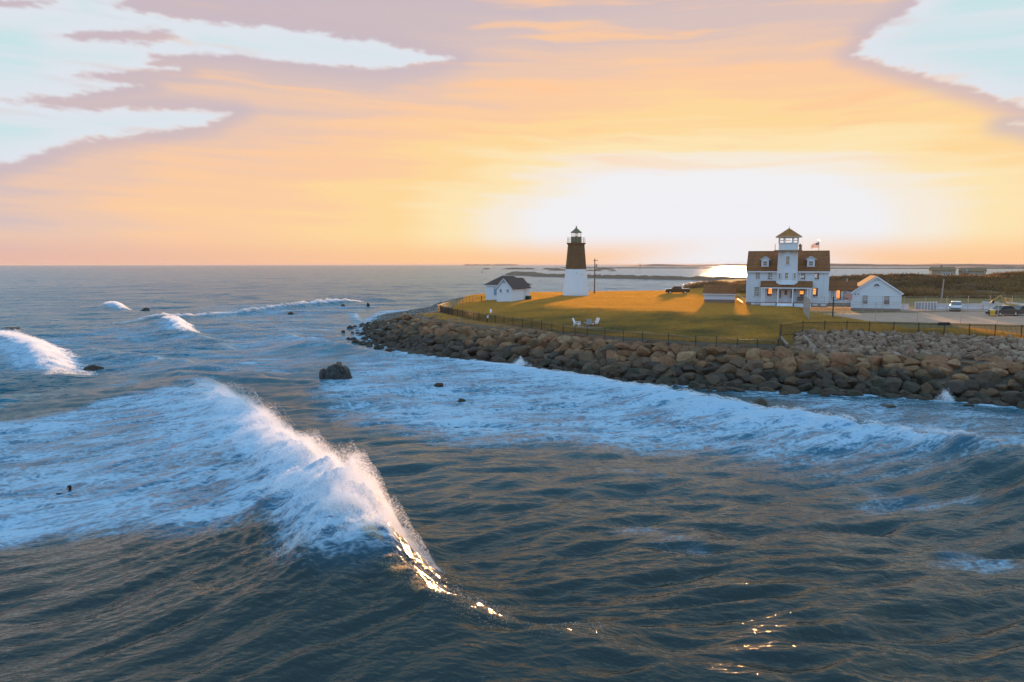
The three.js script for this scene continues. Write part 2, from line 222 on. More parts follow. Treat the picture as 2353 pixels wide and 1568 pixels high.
const FOAM_AREAS = [ // [outline, strength, softness]
  [[[-60, 45], [-37, 52], [-31, 62], [-26, 59], [-17, 45], [-10, 33.5], [-6, 26], [-7.4, 25.2], [-10.5, 26.6], [-16, 27.8], [-24, 28.6], [-40, 30.5], [-62, 33]], .70, 2.6],
  [[[-20, 84], [-8, 86], [1, 79], [9.5, 66], [18.5, 53.5], [25, 44], [27.4, 38.5], [24, 37.5], [17, 40], [8, 43], [-3, 44.5], [-12, 50], [-18, 62]], .66, 6],
  [[[-75, 130], [-30, 140], [-22, 100], [-20, 70], [-40, 66], [-55, 72], [-85, 95]], .45, 12],
  [[[20, 62], [34, 61], [44, 54], [60, 44], [40, 38], [30, 42]], .50, 4],  // thin foam, thickened to stand in for pale sky reflection
  [[[-90, 200], [-38, 205], [-36, 150], [-34, 122], [-50, 130], [-75, 150]], .46, 12],
];
function foamAt(x, d) {
  let f = .06 + .05 * fbm(x * .06, d * .06, 2);
  for (const [L, k, soft] of FOAM_AREAS) { const q = inside(L, x, d) + 2.0 * fbm(x * .16 + 30, d * .34, 3); if (q > -soft) f = max(f, k * sm(-soft, soft * .6, q) * (.9 + .35 * fbm(x * .09 + 5, d * .09, 2))); }
  for (const w of WAVES) { const n = near(w, x, d); if (!n) continue; const a = along(w, 1, n[1]); if (a < .02) continue; const s = n[0] + .6 * fbm(x * .5, d * .5, 2), A = w.ahead || 1.5; const v = s > 0 ? sm(A, A * .55, s) : lerp(.5, 1, exp(s / 2.5)) * sm(-w.trail, -w.trail * .25, s); f = max(f, a * v * 1.05); }
  f += .42 * sm(.22, .5, fbm(x * .05 - d * .012 + 60, d * .045, 3)) * sm(0, .3, fbm(x * .25 + 4, d * .5, 3)) * sm(430, 200, d) * sm(60, 100, d + abs(x) * .4); f = max(f, .40 * sm(.12, .5, fbm(x * .13 + 80, d * .2, 3)) * sm(60, 40, d) * sm(-3, 3, x)); const t = shore(x, d); if (t > -7) f = max(f, .62 * sm(-3.2, -.4, t + fbm(x * .3, d * .3, 3) * 1.6));
  return f;
}
const grid = (x0, x1, d0, d1, n) => { const a = new Float32Array(n * n); for (let j = 0; j < n; j++) for (let i = 0; i < n; i++) a[j * n + i] = foamAt(lerp(x0, x1, i / (n - 1)), lerp(d0, d1, j / (n - 1))); return (x, d) => { const u = clamp((x - x0) / (x1 - x0)) * (n - 1.001), v = clamp((d - d0) / (d1 - d0)) * (n - 1.001), i = floor(u), j = floor(v), fu = u - i, fv = v - j, o = j * n + i; return lerp(lerp(a[o], a[o + 1], fu), lerp(a[o + n], a[o + n + 1], fu), fv); }; };
const NEAR = [-42, 48, 13, 103], MID = [-230, 170, 60, 460];
const foamN = grid(...NEAR, 420), foamM = grid(...MID, 420);
const foamDensity = (x, d) => x > NEAR[0] && x < NEAR[1] && d > NEAR[2] && d < NEAR[3] ? foamN(x, d) : foamM(x, d);
// how far behind the main crest, for the streaks drawn up its back
const backOf = (x, d) => { const n = near(WAVES[0], x, d); return n ? sm(-15, -5, n[0]) * sm(1, -1, n[0]) * sm(.3, 1.6, along(WAVES[0], 2, n[1])) * sm(60, 34, d) : 0; };
function foamCover(x, d, f) { // share of white at a spot, from the density there
  if (f < .03) return 0;
  const a = x + d * .22, b = d - x * .16, w1 = fbm(x * .25, d * .4, 3);
  const lace = 1 - abs(noise(a * .8 + w1 * 1.4, b * 2.1 + w1)) * 2.8, fine = 1 - abs(noise(a * 2.3 + w1 * 2.4, b * 6.2 + w1 * 2)) * 2.6, lump = fbm(a * .20 + 7, b * .6, 5);
  const p = .5 + .42 * lump + .24 * (lace - .45) + .24 * (fine - .45) + .2 * noise(a * 5, b * 13);
  return sm(1.02 - f - .16, 1.02 - f + .30, p * .98) * (.35 + .65 * sm(.05, .6, f));
}
function seaHeight(x, d, dr = .05) {
  let h = 0; const r = hypot(x, d), land = r > 330 ? -99 : shore(x, d), calm = sm(2, -14, land) * .75 + .25;
  h += .26 * fbm(x * .035 + d * .02, d * .05 - x * .03, 2) * calm;
  const bk = backOf(x, d), a = x + d * .18, b = d - x * .18, A = x * .86 + d * .5, Bq = -x * .5 + d * .86;
  const oct = (lam, amp, f1, f2, s) => { const fade = 1 - sm(lam * .25, lam * .6, dr); if (fade <= 0) return; const iso = noise(a * f1 + s, b * f2), str = bk > 0 ? noise(A * f1 * .55 + s, Bq * f2 * 1.05) : 0; const n = lerp(iso, str, bk); h += amp * fade * calm * (lerp(1, .5, bk)) * (.45 - 1.2 * sqrt(n * n + .006) + .5 * n); };
  const open = sm(35, 105, r); oct(24, .62 * open, .018, .042, 5); oct(12, .34 + .2 * open, .04, .10, 3); oct(7, .34 * open, .07, .155, 9); oct(5, .26, .085, .22, 1); oct(2.4, .40, .15, .50, 7); oct(1.2, .30, .30, 1.05, 13); oct(.55, .085, .7, 2.3, 23); oct(.28, .018, 1.6, 5.0, 31);
  for (const w of WAVES) {
    const n = near(w, x, d); if (!n) continue; const wv = fbm(x * .21 + 9, d * .21, 3), s = n[0] + .75 * wv, am = along(w, 2, n[1]) * (1 + .22 * fbm(x * .33 + 70, d * .33, 2)); if (am < .02) continue;
    const at = n[1], end = min(at, w.p.length - 1 - at); const e = sm(0, .35, end);
    const prof = s < 0 ? exp(-((s / w.wb) ** 2)) * .8 + .2 * exp(-((s / (w.wb * .3)) ** 2)) : exp(-((s / w.wf) ** 2));
    h += am * prof * e - .10 * am * e * exp(-(((s - w.wf * 2.6) / (w.wf * 1.6)) ** 2)) - .16 * am * e * exp(-(((s + w.wb * 2) / w.wb) ** 2));
    const fo = along(w, 1, at); if (fo > .05 && s > -8 && s < 6) { const env = fo * am * e * (s < 0 ? exp(s / 3.2) : sm((w.ahead || 1.7) + 1.6, .2, s)); const bil = .5 + fbm(x * .55 + 3, d * .8, 3) + .45 * (1 - 2.2 * abs(noise(x * 1.5, d * 2.1))) * (1 - sm(.15, .4, dr)) + .2 * (1 - 2.2 * abs(noise(x * 3.7, d * 5))) * (1 - sm(.06, .2, dr)); h += env * .30 * bil; }
  }
  return h;
}
{
  const waterMaps = (E, n, fd, r0 = .12) => {
    const [x0, x1, d0, d1] = E, col = new Uint8Array(n * n * 4), ro = new Uint8Array(n * n * 4), sp = new Uint8Array(n * n * 4);
    const toS = v => 255 * clamp(v <= .0031308 ? v * 12.92 : 1.055 * Math.pow(v, 1 / 2.4) - .055);
    for (let j = 0; j < n; j++) for (let i = 0; i < n; i++) {
      const x = lerp(x0, x1, (i + .5) / n), d = lerp(d0, d1, (j + .5) / n), f = fd(x, d), c = foamCover(x, d, f), o = (j * n + i) * 4;
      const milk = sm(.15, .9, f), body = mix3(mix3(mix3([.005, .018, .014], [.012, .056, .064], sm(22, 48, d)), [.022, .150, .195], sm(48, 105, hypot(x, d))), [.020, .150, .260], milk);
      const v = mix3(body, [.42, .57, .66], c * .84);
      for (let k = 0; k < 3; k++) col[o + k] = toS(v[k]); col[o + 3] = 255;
      const r = lerp(lerp(r0, .2, sm(38, 68, hypot(x, d))), .75, sm(.1, .6, c)); ro[o] = ro[o + 1] = ro[o + 2] = 255 * r; ro[o + 3] = 255; sp[o] = sp[o + 1] = sp[o + 2] = sp[o + 3] = 255 * lerp(1, .27, sm(38, 68, hypot(x, d)));
    }
    const mk = (a, s) => { const t = new THREE.DataTexture(a, n, n); t.colorSpace = s ? THREE.SRGBColorSpace : THREE.NoColorSpace; t.magFilter = THREE.LinearFilter; t.minFilter = THREE.LinearMipmapLinearFilter; t.generateMipmaps = true; t.repeat.set(1 / (x1 - x0), 1 / (d1 - d0)); t.offset.set(-x0 / (x1 - x0), -d0 / (d1 - d0)); t.needsUpdate = true; return t; };
    return { map: mk(col, 1), roughnessMap: mk(ro, 0), specularIntensityMap: mk(sp, 0) };
  };
  // normal map of wind ripples: real slopes, so that far water shows them too
  const ripple = (n, f1, f2, tile, amp0) => {
    const hgt = new Float32Array(n * n); for (let j = 0; j < n; j++) for (let i = 0; i < n; i++) { const u = i / n, v = j / n; let s = 0, amp = 1, fu = f1, fv = f2; for (let k = 0; k < 4; k++) { const q = noise(u * fu + k * 37, v * fv + k * 11, fu, fv); s += amp * (.5 * q - .9 * abs(q)); amp *= .5; fu *= 2; fv *= 2; } hgt[j * n + i] = s * amp0; }
    const a = new Float32Array(n * n * 4), px = tile / n; for (let j = 0; j < n; j++) for (let i = 0; i < n; i++) { const o = (j * n + i) * 4, sx = (hgt[j * n + (i + 1) % n] - hgt[j * n + (i + n - 1) % n]) / (2 * px), sy = (hgt[((j + 1) % n) * n + i] - hgt[((j + n - 1) % n) * n + i]) / (2 * px), l = 1 / sqrt(1 + sx * sx + sy * sy); a[o] = .5 - .5 * sx * l; a[o + 1] = .5 - .5 * sy * l; a[o + 2] = .5 + .5 * l; a[o + 3] = 1; }
    const t = new THREE.DataTexture(a, n, n, THREE.RGBAFormat, THREE.FloatType); t.magFilter = t.minFilter = THREE.LinearFilter; t.wrapS = t.wrapT = THREE.RepeatWrapping; t.repeat.set(1 / tile, 1 / tile); t.needsUpdate = true; return t;
  };
  const water = (more) => Mat([1, 1, 1], 1, { ior: 1.42, ...more });
  const mats = [
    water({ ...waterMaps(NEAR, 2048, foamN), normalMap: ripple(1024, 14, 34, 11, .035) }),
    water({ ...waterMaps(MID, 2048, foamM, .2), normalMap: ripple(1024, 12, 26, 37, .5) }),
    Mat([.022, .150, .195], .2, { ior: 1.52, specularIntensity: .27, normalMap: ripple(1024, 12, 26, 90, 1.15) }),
  ];
  const rs = [1.5, 5, 9, 12]; let r = 14; while (r < 16000) { rs.push(r); r += max(.055, min(r * r / 8190 * 1.15, r * .0066)); } rs.push(16000, 30000);
  const th = []; for (let a = -43; a <= 43.001; a += .125) th.push(R(a)); for (let a = 46; a < 317; a += 6) th.push(R(a));
  const nt = th.length, pos = new Float32Array(rs.length * nt * 3), uv = new Float32Array(rs.length * nt * 2);
  rs.forEach((r, j) => { const dr = j ? max(r - rs[j - 1], r * .0022) : 1; th.forEach((t, i) => { const o = j * nt + i, x = r * sin(t), d = r * cos(t), wide = i > 689; pos[o * 3] = x; pos[o * 3 + 1] = r > 3000 ? 0 : seaHeight(x, d, wide ? 9 : dr); pos[o * 3 + 2] = -d; uv[o * 2] = x; uv[o * 2 + 1] = d; }); });
  const idx = [[], [], []], inBox = (E, x, d) => x > E[0] && x < E[1] && d > E[2] && d < E[3];
  for (let j = 0; j + 1 < rs.length; j++) for (let i = 0; i < nt; i++) { const i2 = (i + 1) % nt, a = j * nt + i, b = j * nt + i2, c = a + nt, e = b + nt; const x = pos[a * 3], d = -pos[a * 3 + 2]; (inBox(NEAR, x, d) ? idx[0] : inBox(MID, x, d) ? idx[1] : idx[2]).push(a, b, c, b, e, c); }
  const g = new THREE.BufferGeometry(); g.setAttribute('position', new THREE.BufferAttribute(pos, 3)); g.setAttribute('uv', new THREE.BufferAttribute(uv, 2));
  const all = new Uint32Array(idx[0].length + idx[1].length + idx[2].length); let o = 0; idx.forEach((L, k) => { all.set(L, o); g.addGroup(o, L.length, k); o += L.length; }); g.setIndex(new THREE.BufferAttribute(all, 1)); g.computeVertexNormals();
  const m = part('water', g, mats, scene); m.userData.kind = 'structure';
}
// ---------- spray thrown up by the breaking crests ----------
const dropGeo = (() => { const g = new THREE.BufferGeometry(); g.setAttribute('position', new THREE.Float32BufferAttribute((() => { const r = rng(8), v = []; for (let i = 0; i < 7; i++) { const c = [0, 0, 0].map((_, k) => (r() + r() - 1) * (k === 2 ? 3.4 : 2.1)); for (let k = 0; k < 3; k++) v.push(c[0] + (r() - .5) * 1.15, c[1] + (r() - .5) * 1.15, c[2] + (r() - .5) * 1.8); } return v; })(), 3)); g.computeVertexNormals(); return g; })(); // torn shreds of foam
const sprayMat = Mat([.95, .95, .95], 1, { transmission: .62, thickness: 0 });
const lipMat = Mat([.95, .74, .40], .85, { transmission: .9, thickness: 0 });  // amber tint paints in the sun shining through the lip
function spray(name, list, label, mat = sprayMat) {
  const im = new THREE.InstancedMesh(dropGeo, mat, list.length), o = new THREE.Object3D(), r = rng(list.length + 3);
  list.forEach(([x, y, d, s, turn], i) => { o.position.set(x, y, -d); o.rotation.set((r() - .5) * 1.1, turn + (r() - .5) * .9, r() * 6); o.scale.setScalar(s); o.updateMatrix(); im.setMatrixAt(i, o.matrix); });
  im.name = numbered(name); im.castShadow = im.receiveShadow = true; tag(im, label, 'sea spray', null, 'stuff'); scene.add(im);
}
const step = (w, a) => { let k = 0; while (k < w.p.length - 2 && w.p[k + 1][4] < a) k++; return k + clamp((a - w.p[k][4]) / (w.p[k + 1][4] - w.p[k][4])); };
function crestSpray(w, a0, a1, n, high, s0, s1, size, seed, every = 0) {
  const L = [], r = rng(seed);
  for (let i = 0; i < n * 6 && L.length < n; i++) {
    const at = step(w, lerp(a0, a1, r())), k = min(w.s.length - 1, floor(at)), t = at - k, [ax, ad, ex, ed] = w.s[k], len = hypot(ex, ed), nx = -ed / len, nd = ex / len, s = lerp(s0, s1, r());
    const x = ax + ex * t + nx * s, d = ad + ed * t + nd * s, A = along(w, 2, at), fo = max(every, along(w, 1, at)); if (r() > fo) continue;
    const lump = .42 + fbm(x * .42 + seed, d * .5, 4) * 1.9, tear = .38 + fbm(x * .5 - d * .2 + 40, d * .7 + seed, 4) * 1.7;
    const dome = s < 0 ? sm(s0, s0 * .2, s) : sm(s1, s1 * .25, s), H = high * A * dome * clamp(lump, .12, 1.0); if (r() > clamp(tear * 1.4 * dome)) continue;
    const y = seaHeight(x, d) + H * Math.pow(r(), 1.15) - .03; L.push([x, y, d, size * (.45 + r() * r() * 1.6), atan2(nx, -nd)]);
  }
  return L;
}
{
  const w = WAVES;
  spray('wave_spray', [...crestSpray(w[0], .9, 5.2, 170000, .50, -3.6, 3.4, .0135, 21), ...crestSpray(w[0], 2.4, 5.3, 190000, .62, -1.4, 3.6, .0125, 23), ...crestSpray(w[0], .7, 2.6, 50000, .95, -1.6, 2.6, .016, 27, .7), ...crestSpray(w[0], 5.2, 8.6, 5000, .5, .0, 3.6, .011, 24, .35)], 'sunlit white spray flying from the nearest breaking wave');
  spray('wave_lip', [...crestSpray(w[0], 4.7, 6.6, 3500, .15, -.3, .7, .017, 25, .8), ...crestSpray(w[0], 6.2, 9, 900, .25, -.5, 1.2, .012, 26, .5)], 'torn lip of the nearest wave below its white plume, sunlight amber put into its colour', lipMat);
  spray('wave_spray', crestSpray(w[1], 0, 5.2, 60000, .30, -.8, 1.2, .015, 31), 'blue white spray along the wave rolling towards the seawall');
  spray('wave_spray', crestSpray(w[2], 0, 4, 60000, .62, -1.2, 4.5, .034, 41), 'pink lit spray of the broken wave at the left edge');
  spray('wave_spray', crestSpray(w[3], .6, 3.4, 24000, .4, -1, 3.0, .04, 51), 'pink lit spray of the small wave beyond the left broken wave');
  spray('wave_spray', crestSpray(w[4], 0, 6, 24000, .45, -.8, 1.6, .05, 61), 'long line of pink lit whitewater towards the horizon');
  spray('wave_spray', [...crestSpray(w[5], .4, 2.4, 5000, .4, -1, 2, .08, 71)], 'short distant whitecap left of the far dark rock');
  const r = rng(9), burst = (x, d, wd, h, n, sz) => { const L = []; for (let i = 0; i < n; i++) { const a = (r() - .5) * 2, k = r() * r(); L.push([x + a * wd * (.3 + k), .05 + h * Math.pow(r(), 1.5) * (1 - abs(a)) * (.6 + .4 * r()), d + (r() - .5) * wd * .8, sz * (.4 + r()), r() * 6]); } return L; };
  spray('shore_splash', burst(1.0, 78.2, 2.2, 1.6, 9000, .04), 'white splash against the middle of the seawall foot');
  spray('shore_splash', burst(38.2, 59.2, 1.1, 1.3, 4000, .035), 'small white splash at the seawall foot near the right edge');
}

// ---------- rocks ----------
function rockGeo(seed, detail = 3, cuts = 11, flat = .78) {
  const r = rng(seed), g = new THREE.IcosahedronGeometry(1, detail), pl = []; for (let i = 0; i < cuts; i++) { const z = r() * 2 - 1, a = r() * 6.283, q = sqrt(1 - z * z); pl.push([q * cos(a), z, q * sin(a), .62 + r() * .26]); }
  const p = g.attributes.position; const v = new THREE.Vector3();
  for (let i = 0; i < p.count; i++) { v.fromBufferAttribute(p, i).normalize(); let m = 1.02; for (const [a, b, c, d] of pl) { const k = v.x * a + v.y * b + v.z * c; if (k > .05) m = min(m, (d - .04) / k); } m *= 1 + .055 * fbm(v.x * 2.2 + v.z + seed, v.y * 2.2 - v.z, 3); v.multiplyScalar(m); p.setXYZ(i, v.x, v.y * flat, v.z); }
  const u = g.attributes.uv; for (let i = 0; i < u.count; i++) u.setXY(i, u.getX(i) * 2, u.getY(i));
  return toCreasedNormals(g, R(26));
}
const rockTex = tex(512, (u, v) => { const n = pn(u, v, 6, 6), k = pn(u + .4, v + .2, 24, 3); const s = .92 + .42 * n + .22 * k; return [s, s * (.985 + .03 * n), s * (.97 + .04 * k)]; }, {});
const rockMat = (c, ro = .92) => Mat(c, ro, { map: rockTex, bumpMap: rockTex, bumpScale: .05 });
const DRY = [[.235, .122, .058], [.19, .105, .05], [.29, .165, .085], [.22, .112, .054], [.155, .092, .047], [.32, .195, .11], [.25, .118, .058]].map(c => rockMat([c[0] * 1.02, c[1] * .93, c[2] * .78]));
const WET = [[.042, .025, .012], [.058, .034, .016], [.040, .030, .011], [.07, .042, .02]].map(c => rockMat(c, .8));
const DAMP = [[.115, .066, .032], [.14, .08, .04], [.10, .063, .032]].map(c => rockMat(c, .9));
const PALE = [[.30, .18, .105], [.255, .15, .088], [.36, .235, .15], [.225, .135, .082], [.31, .178, .108]].map(c => rockMat(c));
const BOULDER = [...Array(14)].map((_, i) => rockGeo(100 + i, 4, 12 + i % 6, .84)), STONE = [...Array(10)].map((_, i) => rockGeo(300 + i, 1, 8 + i % 4));
const pathAt = (S, s) => { const k = min(S.length - 1, floor(s)), t = s - k, [ax, ad, ex, ed] = S[k], l = hypot(ex, ed); return [ax + ex * t, ad + ed * t, -ed / l, ex / l, l]; };
const atX = (x, d) => side(toeS, x, d)[1];
// lays rocks as children of one thing: the ones that show largest as parts of their own, the rest joined
function pile(group, list, partName, restName) {
  list.sort((a, b) => b.s / b.d - a.s / a.d);
  const rest = new Map(), o = new THREE.Object3D();
  list.forEach((k, i) => {
    o.position.set(k.x, k.y, -k.d); o.rotation.set(...k.rot); o.scale.set(k.s * k.e[0], k.s * k.e[1], k.s * k.e[2]); o.updateMatrix();
    if (i < 300) { const m = part(partName, k.geo, k.mat, group); m.position.copy(o.position); m.rotation.copy(o.rotation); m.scale.copy(o.scale); }
    else { if (!rest.has(k.mat)) rest.set(k.mat, []); rest.get(k.mat).push(k.geo.clone().applyMatrix4(o.matrix)); }
  });
  if (rest.size) { const mats = [...rest.keys()], gs = mats.map(m => merge(rest.get(m))), g = mergeGeometries(gs, true); const m = part(restName, g, mats, group); m.userData.kind = 'stuff'; }
}
{ // the armour of big boulders along the shore
  const r = rng(41), L = [];
  const rows = [[-.5, .1, 1], [.5, .0, 1], [1.45, .0, 1], [2.4, .0, 1], [3.35, .0, 1], [4.3, .0, 1], [5.2, .0, 1], [6.15, .1, 1], [7.2, .08, .95]];
  for (let s = atX(-31, 140); s < atX(64, 44);) {
    const [, , , , len] = pathAt(toeS, s); const [, , nx, nd] = pathAt(toeS, s);
    rows.forEach(([q, up, k], j) => {
      const ss = min(toeS.length - 1.01, s + (r() - .5) * 1.0 / len + (j % 2) * .75 / len), [bx, bd] = pathAt(toeS, ss), small = sm(-14, -24, bx);
      const jit = (r() - .5) * .5, x = bx + nx * (q + jit) * (1 + small * .35), d = bd + nd * (q + jit) * (1 + small * .35);
      const size = (.60 + r() * .34 + (r() < .12 ? .28 : 0)) * k * lerp(1, .62, small) * (q > 6.5 ? 1.05 : 1);
      const flat = q > 6; const y = ground(x, d) + (flat ? -.2 : .08) + up + (r() - .5) * .22;
      const z = q + (r() - .5) * .9; const mat = z < 1.3 ? WET[floor(r() * 4)] : z < 3.0 ? (r() < .4 ? WET[floor(r() * 4)] : DAMP[floor(r() * 3)]) : z < 4.2 && r() < .5 ? DAMP[floor(r() * 3)] : DRY[floor(r() * 7)];
      L.push({ x, y, d, s: size, e: [1.05 + r() * .4, flat ? .62 : .82 + r() * .25, .95 + r() * .3], rot: flat ? [(r() - .5) * .3, r() * 6.28, (r() - .5) * .3] : [r() * 1.2 - .6, r() * 6.28, r() * 1.2 - .6], geo: BOULDER[floor(r() * 14)], mat });
    });
    s += 1.12 / len;
  }
  // second line along the flat top at the left end
  for (let s = atX(-27, 117); s < atX(-1, 81);) { const [, , , , len] = pathAt(toeS, s); for (const q of [9, 10.6]) { const [bx, bd, nx, nd] = pathAt(toeS, s + (r() - .5) * .8 / len); const x = bx + nx * q * (1 + .3 * sm(-14, -24, bx)), d = bd + nd * q; if (ground(x, d) > 3.55) continue; L.push({ x, y: ground(x, d) - .2, d, s: .9 + r() * .4, e: [1.2, .5, 1], rot: [(r() - .5) * .3, r() * 6.28, (r() - .5) * .3], geo: BOULDER[floor(r() * 14)], mat: DRY[floor(r() * 7)] }); } s += 1.8 / len; }
  const g = thing('boulder_seawall', 'long seawall of big brown and grey boulders between the lawn and the water', 'seawall', [0, 0, 0]); pile(g, L, 'boulder', 'small_boulders');
}
{ // bank of pale broken stone above it on the right
  const r = rng(43), L = [];
  for (let x0 = 27; x0 < 68; x0 += .58) for (let d0 = 44; d0 < 82; d0 += .58) {
    const x = x0 + (r() - .5) * .5, d = d0 + (r() - .5) * .5, q = side(toeS, x, d)[0]; if (q < 7.0 || q > 16 + r() * .4 || sm(27.5, 30.5, x - (d - 69) * .42) < .45 || abs(x) / d > .84) continue; const c = r();
    L.push({ x, y: ground(x, d) + .02 + (r() - .5) * .16, d, s: .27 + r() * .25 + (r() < .1 ? .15 : 0), e: [1.1 + r() * .4, .75 + r() * .3, 1], rot: [r() * 6, r() * 6, r() * 6], geo: STONE[floor(r() * 10)], mat: PALE[floor(r() * 5)] });
  }
  const g = thing('stone_bank', 'bank of pale broken stones above the boulders on the right below the iron fence', 'stone bank'); pile(g, L, 'stone', 'small_stones');
  part('wooden_edge', [beam(V(30.4, 76.9, .2), V(28.6, 70.4, .35), .3, .3), beam(V(32.7, 76.3, .2), V(31.2, 69.6, .35), .3, .3)], Mat([.34, .22, .14], .85, { map: grain }), g);
}
function rock(label, x, d, w, h, seed, group, mat = WET[seed % 4]) {
  const g = rockGeo(seed, 5, 9, 1), m = whole('rock', g, mat, label, 'rock', [x, max(-.1, seaHeight(x, d, .3)) - h * .1, -d], seed, group); m.scale.set(w * .52, h * 1.15, w * .42); return m;
}
{ // the lone black rock in the surf, shaped after its outline
  const pr = [[-1.04, .1], [-1.0, .42], [-.98, .5], [-1.04, .74], [-.92, .9], [-.72, .96], [-.64, .88], [-.48, 1.02], [-.3, 1.16], [-.02, 1.26], [.14, 1.30], [.24, 1.22], [.36, 1.06], [.46, 1.08], [.54, .98], [.72, .86], [.80, .6], [.92, .34], [1.04, .02]];
  const pos = [], ix = [], nu = 46, nv = 26; for (let i = 0; i <= nu; i++) { const u = i / nu * (pr.length - 1), k = min(pr.length - 2, floor(u)), f = u - k, px = lerp(pr[k][0], pr[k + 1][0], f), top = lerp(pr[k][1], pr[k + 1][1], f), zr = .78 * sqrt(max(.03, 1 - (px / 1.12) ** 2)); for (let j = 0; j <= nv; j++) { const a = j / nv * PI, s = Math.pow(sin(a), .62), c = cos(a); const n = .16 * fbm(px * 2.6 + 3, a * 2.4, 4) + .08 * ridge(px * 4 + a, a * 3.2); pos.push(px + n * .5 * c, (top + .25) * s * (1 + n * (s < .96 ? 1 : .2)) - .25, zr * c * (1 + n * 1.6) * (.75 + .25 * (1 - s))); } }
  for (let i = 0; i < nu; i++) for (let j = 0; j < nv; j++) { const a = i * (nv + 1) + j; ix.push(a, a + 1, a + nv + 1, a + 1, a + nv + 2, a + nv + 1); }
  const r = new THREE.BufferGeometry(); r.setAttribute('position', new THREE.Float32BufferAttribute(pos, 3)); r.setAttribute('uv', new THREE.Float32BufferAttribute(pos.flatMap((v, i) => i % 3 === 0 ? [v * .5] : i % 3 === 1 ? [v * .5] : []), 2)); r.setIndex(ix); r.computeVertexNormals();
  const m = whole('rock', toCreasedNormals(r, R(24)), rockMat([.030, .028, .022], .55), 'large black craggy rock standing alone in the surf', 'rock', [-17.8, -.05, -68.6]); m.scale.set(1.72, 1.66, 1.5);
  rock('small dark rock in the foam, right of and nearer than the big black rock', -6.9, 63.9, 1.1, .42, 921);
  rock('low flat dark rock in the foam, nearest of the rocks left of the seawall', -4.4, 57.9, 1.15, .34, 922);
  rock('tiny dark rock just breaking the dark water below the middle foam', -4.1, 48.6, .8, .16, 923);
  rock('rounded brown rock far out, beyond the small breaking wave at left', -93.7, 174, 2.3, .8, 924);
  rock('low dark rock beside the long line of whitewater', -53.4, 164.6, 2.0, .5, 925);
  rock('low dark wet rock right of the broken wave at the left edge', -46.4, 75, 2.4, .55, 926, null, WET[0]);
  rock('flat dark rock at the left edge of the sea, far from shore', -90.6, 122.8, 3.2, .45, 927);
  rock('upright small rock far out between the whitewater and the point', -40.4, 191.5, 1.2, 1.0, 928);
  rock('small low rock far out, left of the upright one', -47, 190, 1.3, .45, 929);
  rock('dark rock awash in front of the rolling wave foam near the seawall', 21.2, 57.2, 1.25, .42, 931);
  rock('flat brown rock awash in calm water before the right seawall', 31.5, 56.3, 1.6, .16, 932, null, WET[1]);
  const r2 = rng(71);
  for (let i = 0; i < 34; i++) { const [bx, bd, nx, nd] = pathAt(toeS, lerp(atX(3, 76), atX(46, 54), r2())), q = -.5 - r2() * r2() * 3.2, w = .5 + r2() * .9; rock('small dark weed covered rock awash at the foot of the long seawall', bx + nx * q, bd + nd * q, w, w * .3, 940 + i, 'small rocks awash along the seawall foot'); }
  for (let i = 0; i < 26; i++) { const [bx, bd, nx, nd] = pathAt(toeS, lerp(atX(-29.5, 136), atX(-14, 94), r2())), q = 1.2 - r2() * 4.6, w = .7 + r2() * 1.0; rock('small black wet rock scattered in the water off the tip of the point', bx + nx * q, bd + nd * q, w, w * .34, 980 + i, 'small rocks off the tip of the point'); }
  // pebble beach at the tip
  const r3 = rng(72), N = 5200, im = new THREE.InstancedMesh(rockGeo(77, 0, 6), Mat([1, 1, 1], .9), N), o = new THREE.Object3D(), k = new THREE.Color(); let n = 0;
  while (n < N) { const x = -33 + r3() * 22, d = 100 + r3() * 78, q = side(toeS, x, d)[0]; if (q < -.3 || q > 15 || (q > 9 && x > -15)) continue; if (d < 112 && r3() < .7) continue; o.position.set(x, ground(x, d), -d); o.rotation.set(r3() * 6, r3() * 6, r3() * 6); o.scale.setScalar(.10 + r3() * r3() * .32); o.updateMatrix(); im.setMatrixAt(n, o.matrix); const c = .08 + r3() * .2; im.setColorAt(n++, k.setRGB(c, c * .86, c * .72)); }
  im.name = 'pebbles'; tag(im, 'grey brown pebbles of the beach at the tip of the point', 'pebbles', null, 'stuff'); scene.add(im);
}
// ---------- windows: frame with a pane behind its bars ----------
function win(parent, x, y, w, h, z, { bars = [2, 4], ry = 0, blind = 0, mat = M.trim, name = 'window', solid = null } = {}) {
  const t = .07, L = [B(w + .16, .1, .1, 0, h + .05, .03), B(w + .22, .09, .14, 0, -.045, .04), B(.09, h, .1, -w / 2 - .035, h / 2, .03), B(.09, h, .1, w / 2 + .035, h / 2, .03), B(w, .06, .07, 0, h / 2, .005)];
  for (let i = 1; i < bars[0]; i++) L.push(B(.03, h, .04, -w / 2 + w * i / bars[0], h / 2, 0)); for (let i = 1; i < bars[1]; i++) if (i * 2 !== bars[1]) L.push(B(w, .03, .038, 0, h * i / bars[1], 0));
  const f = part(name, L, mat, parent); f.position.set(x, y, z); f.rotation.y = ry;
  part('pane', new THREE.PlaneGeometry(w, h).translate(0, h / 2, solid ? .004 : -.04), solid || M.glass, f);
  if (blind) part('blind', new THREE.PlaneGeometry(w, h * blind).translate(0, h - h * blind / 2, -.12), M.inside, f);
  return f;
}
const octagon = (r, n = 8, off = PI / 8) => [...Array(n)].map((_, i) => [r * cos(off + i * 2 * PI / n), r * sin(off + i * 2 * PI / n)]);

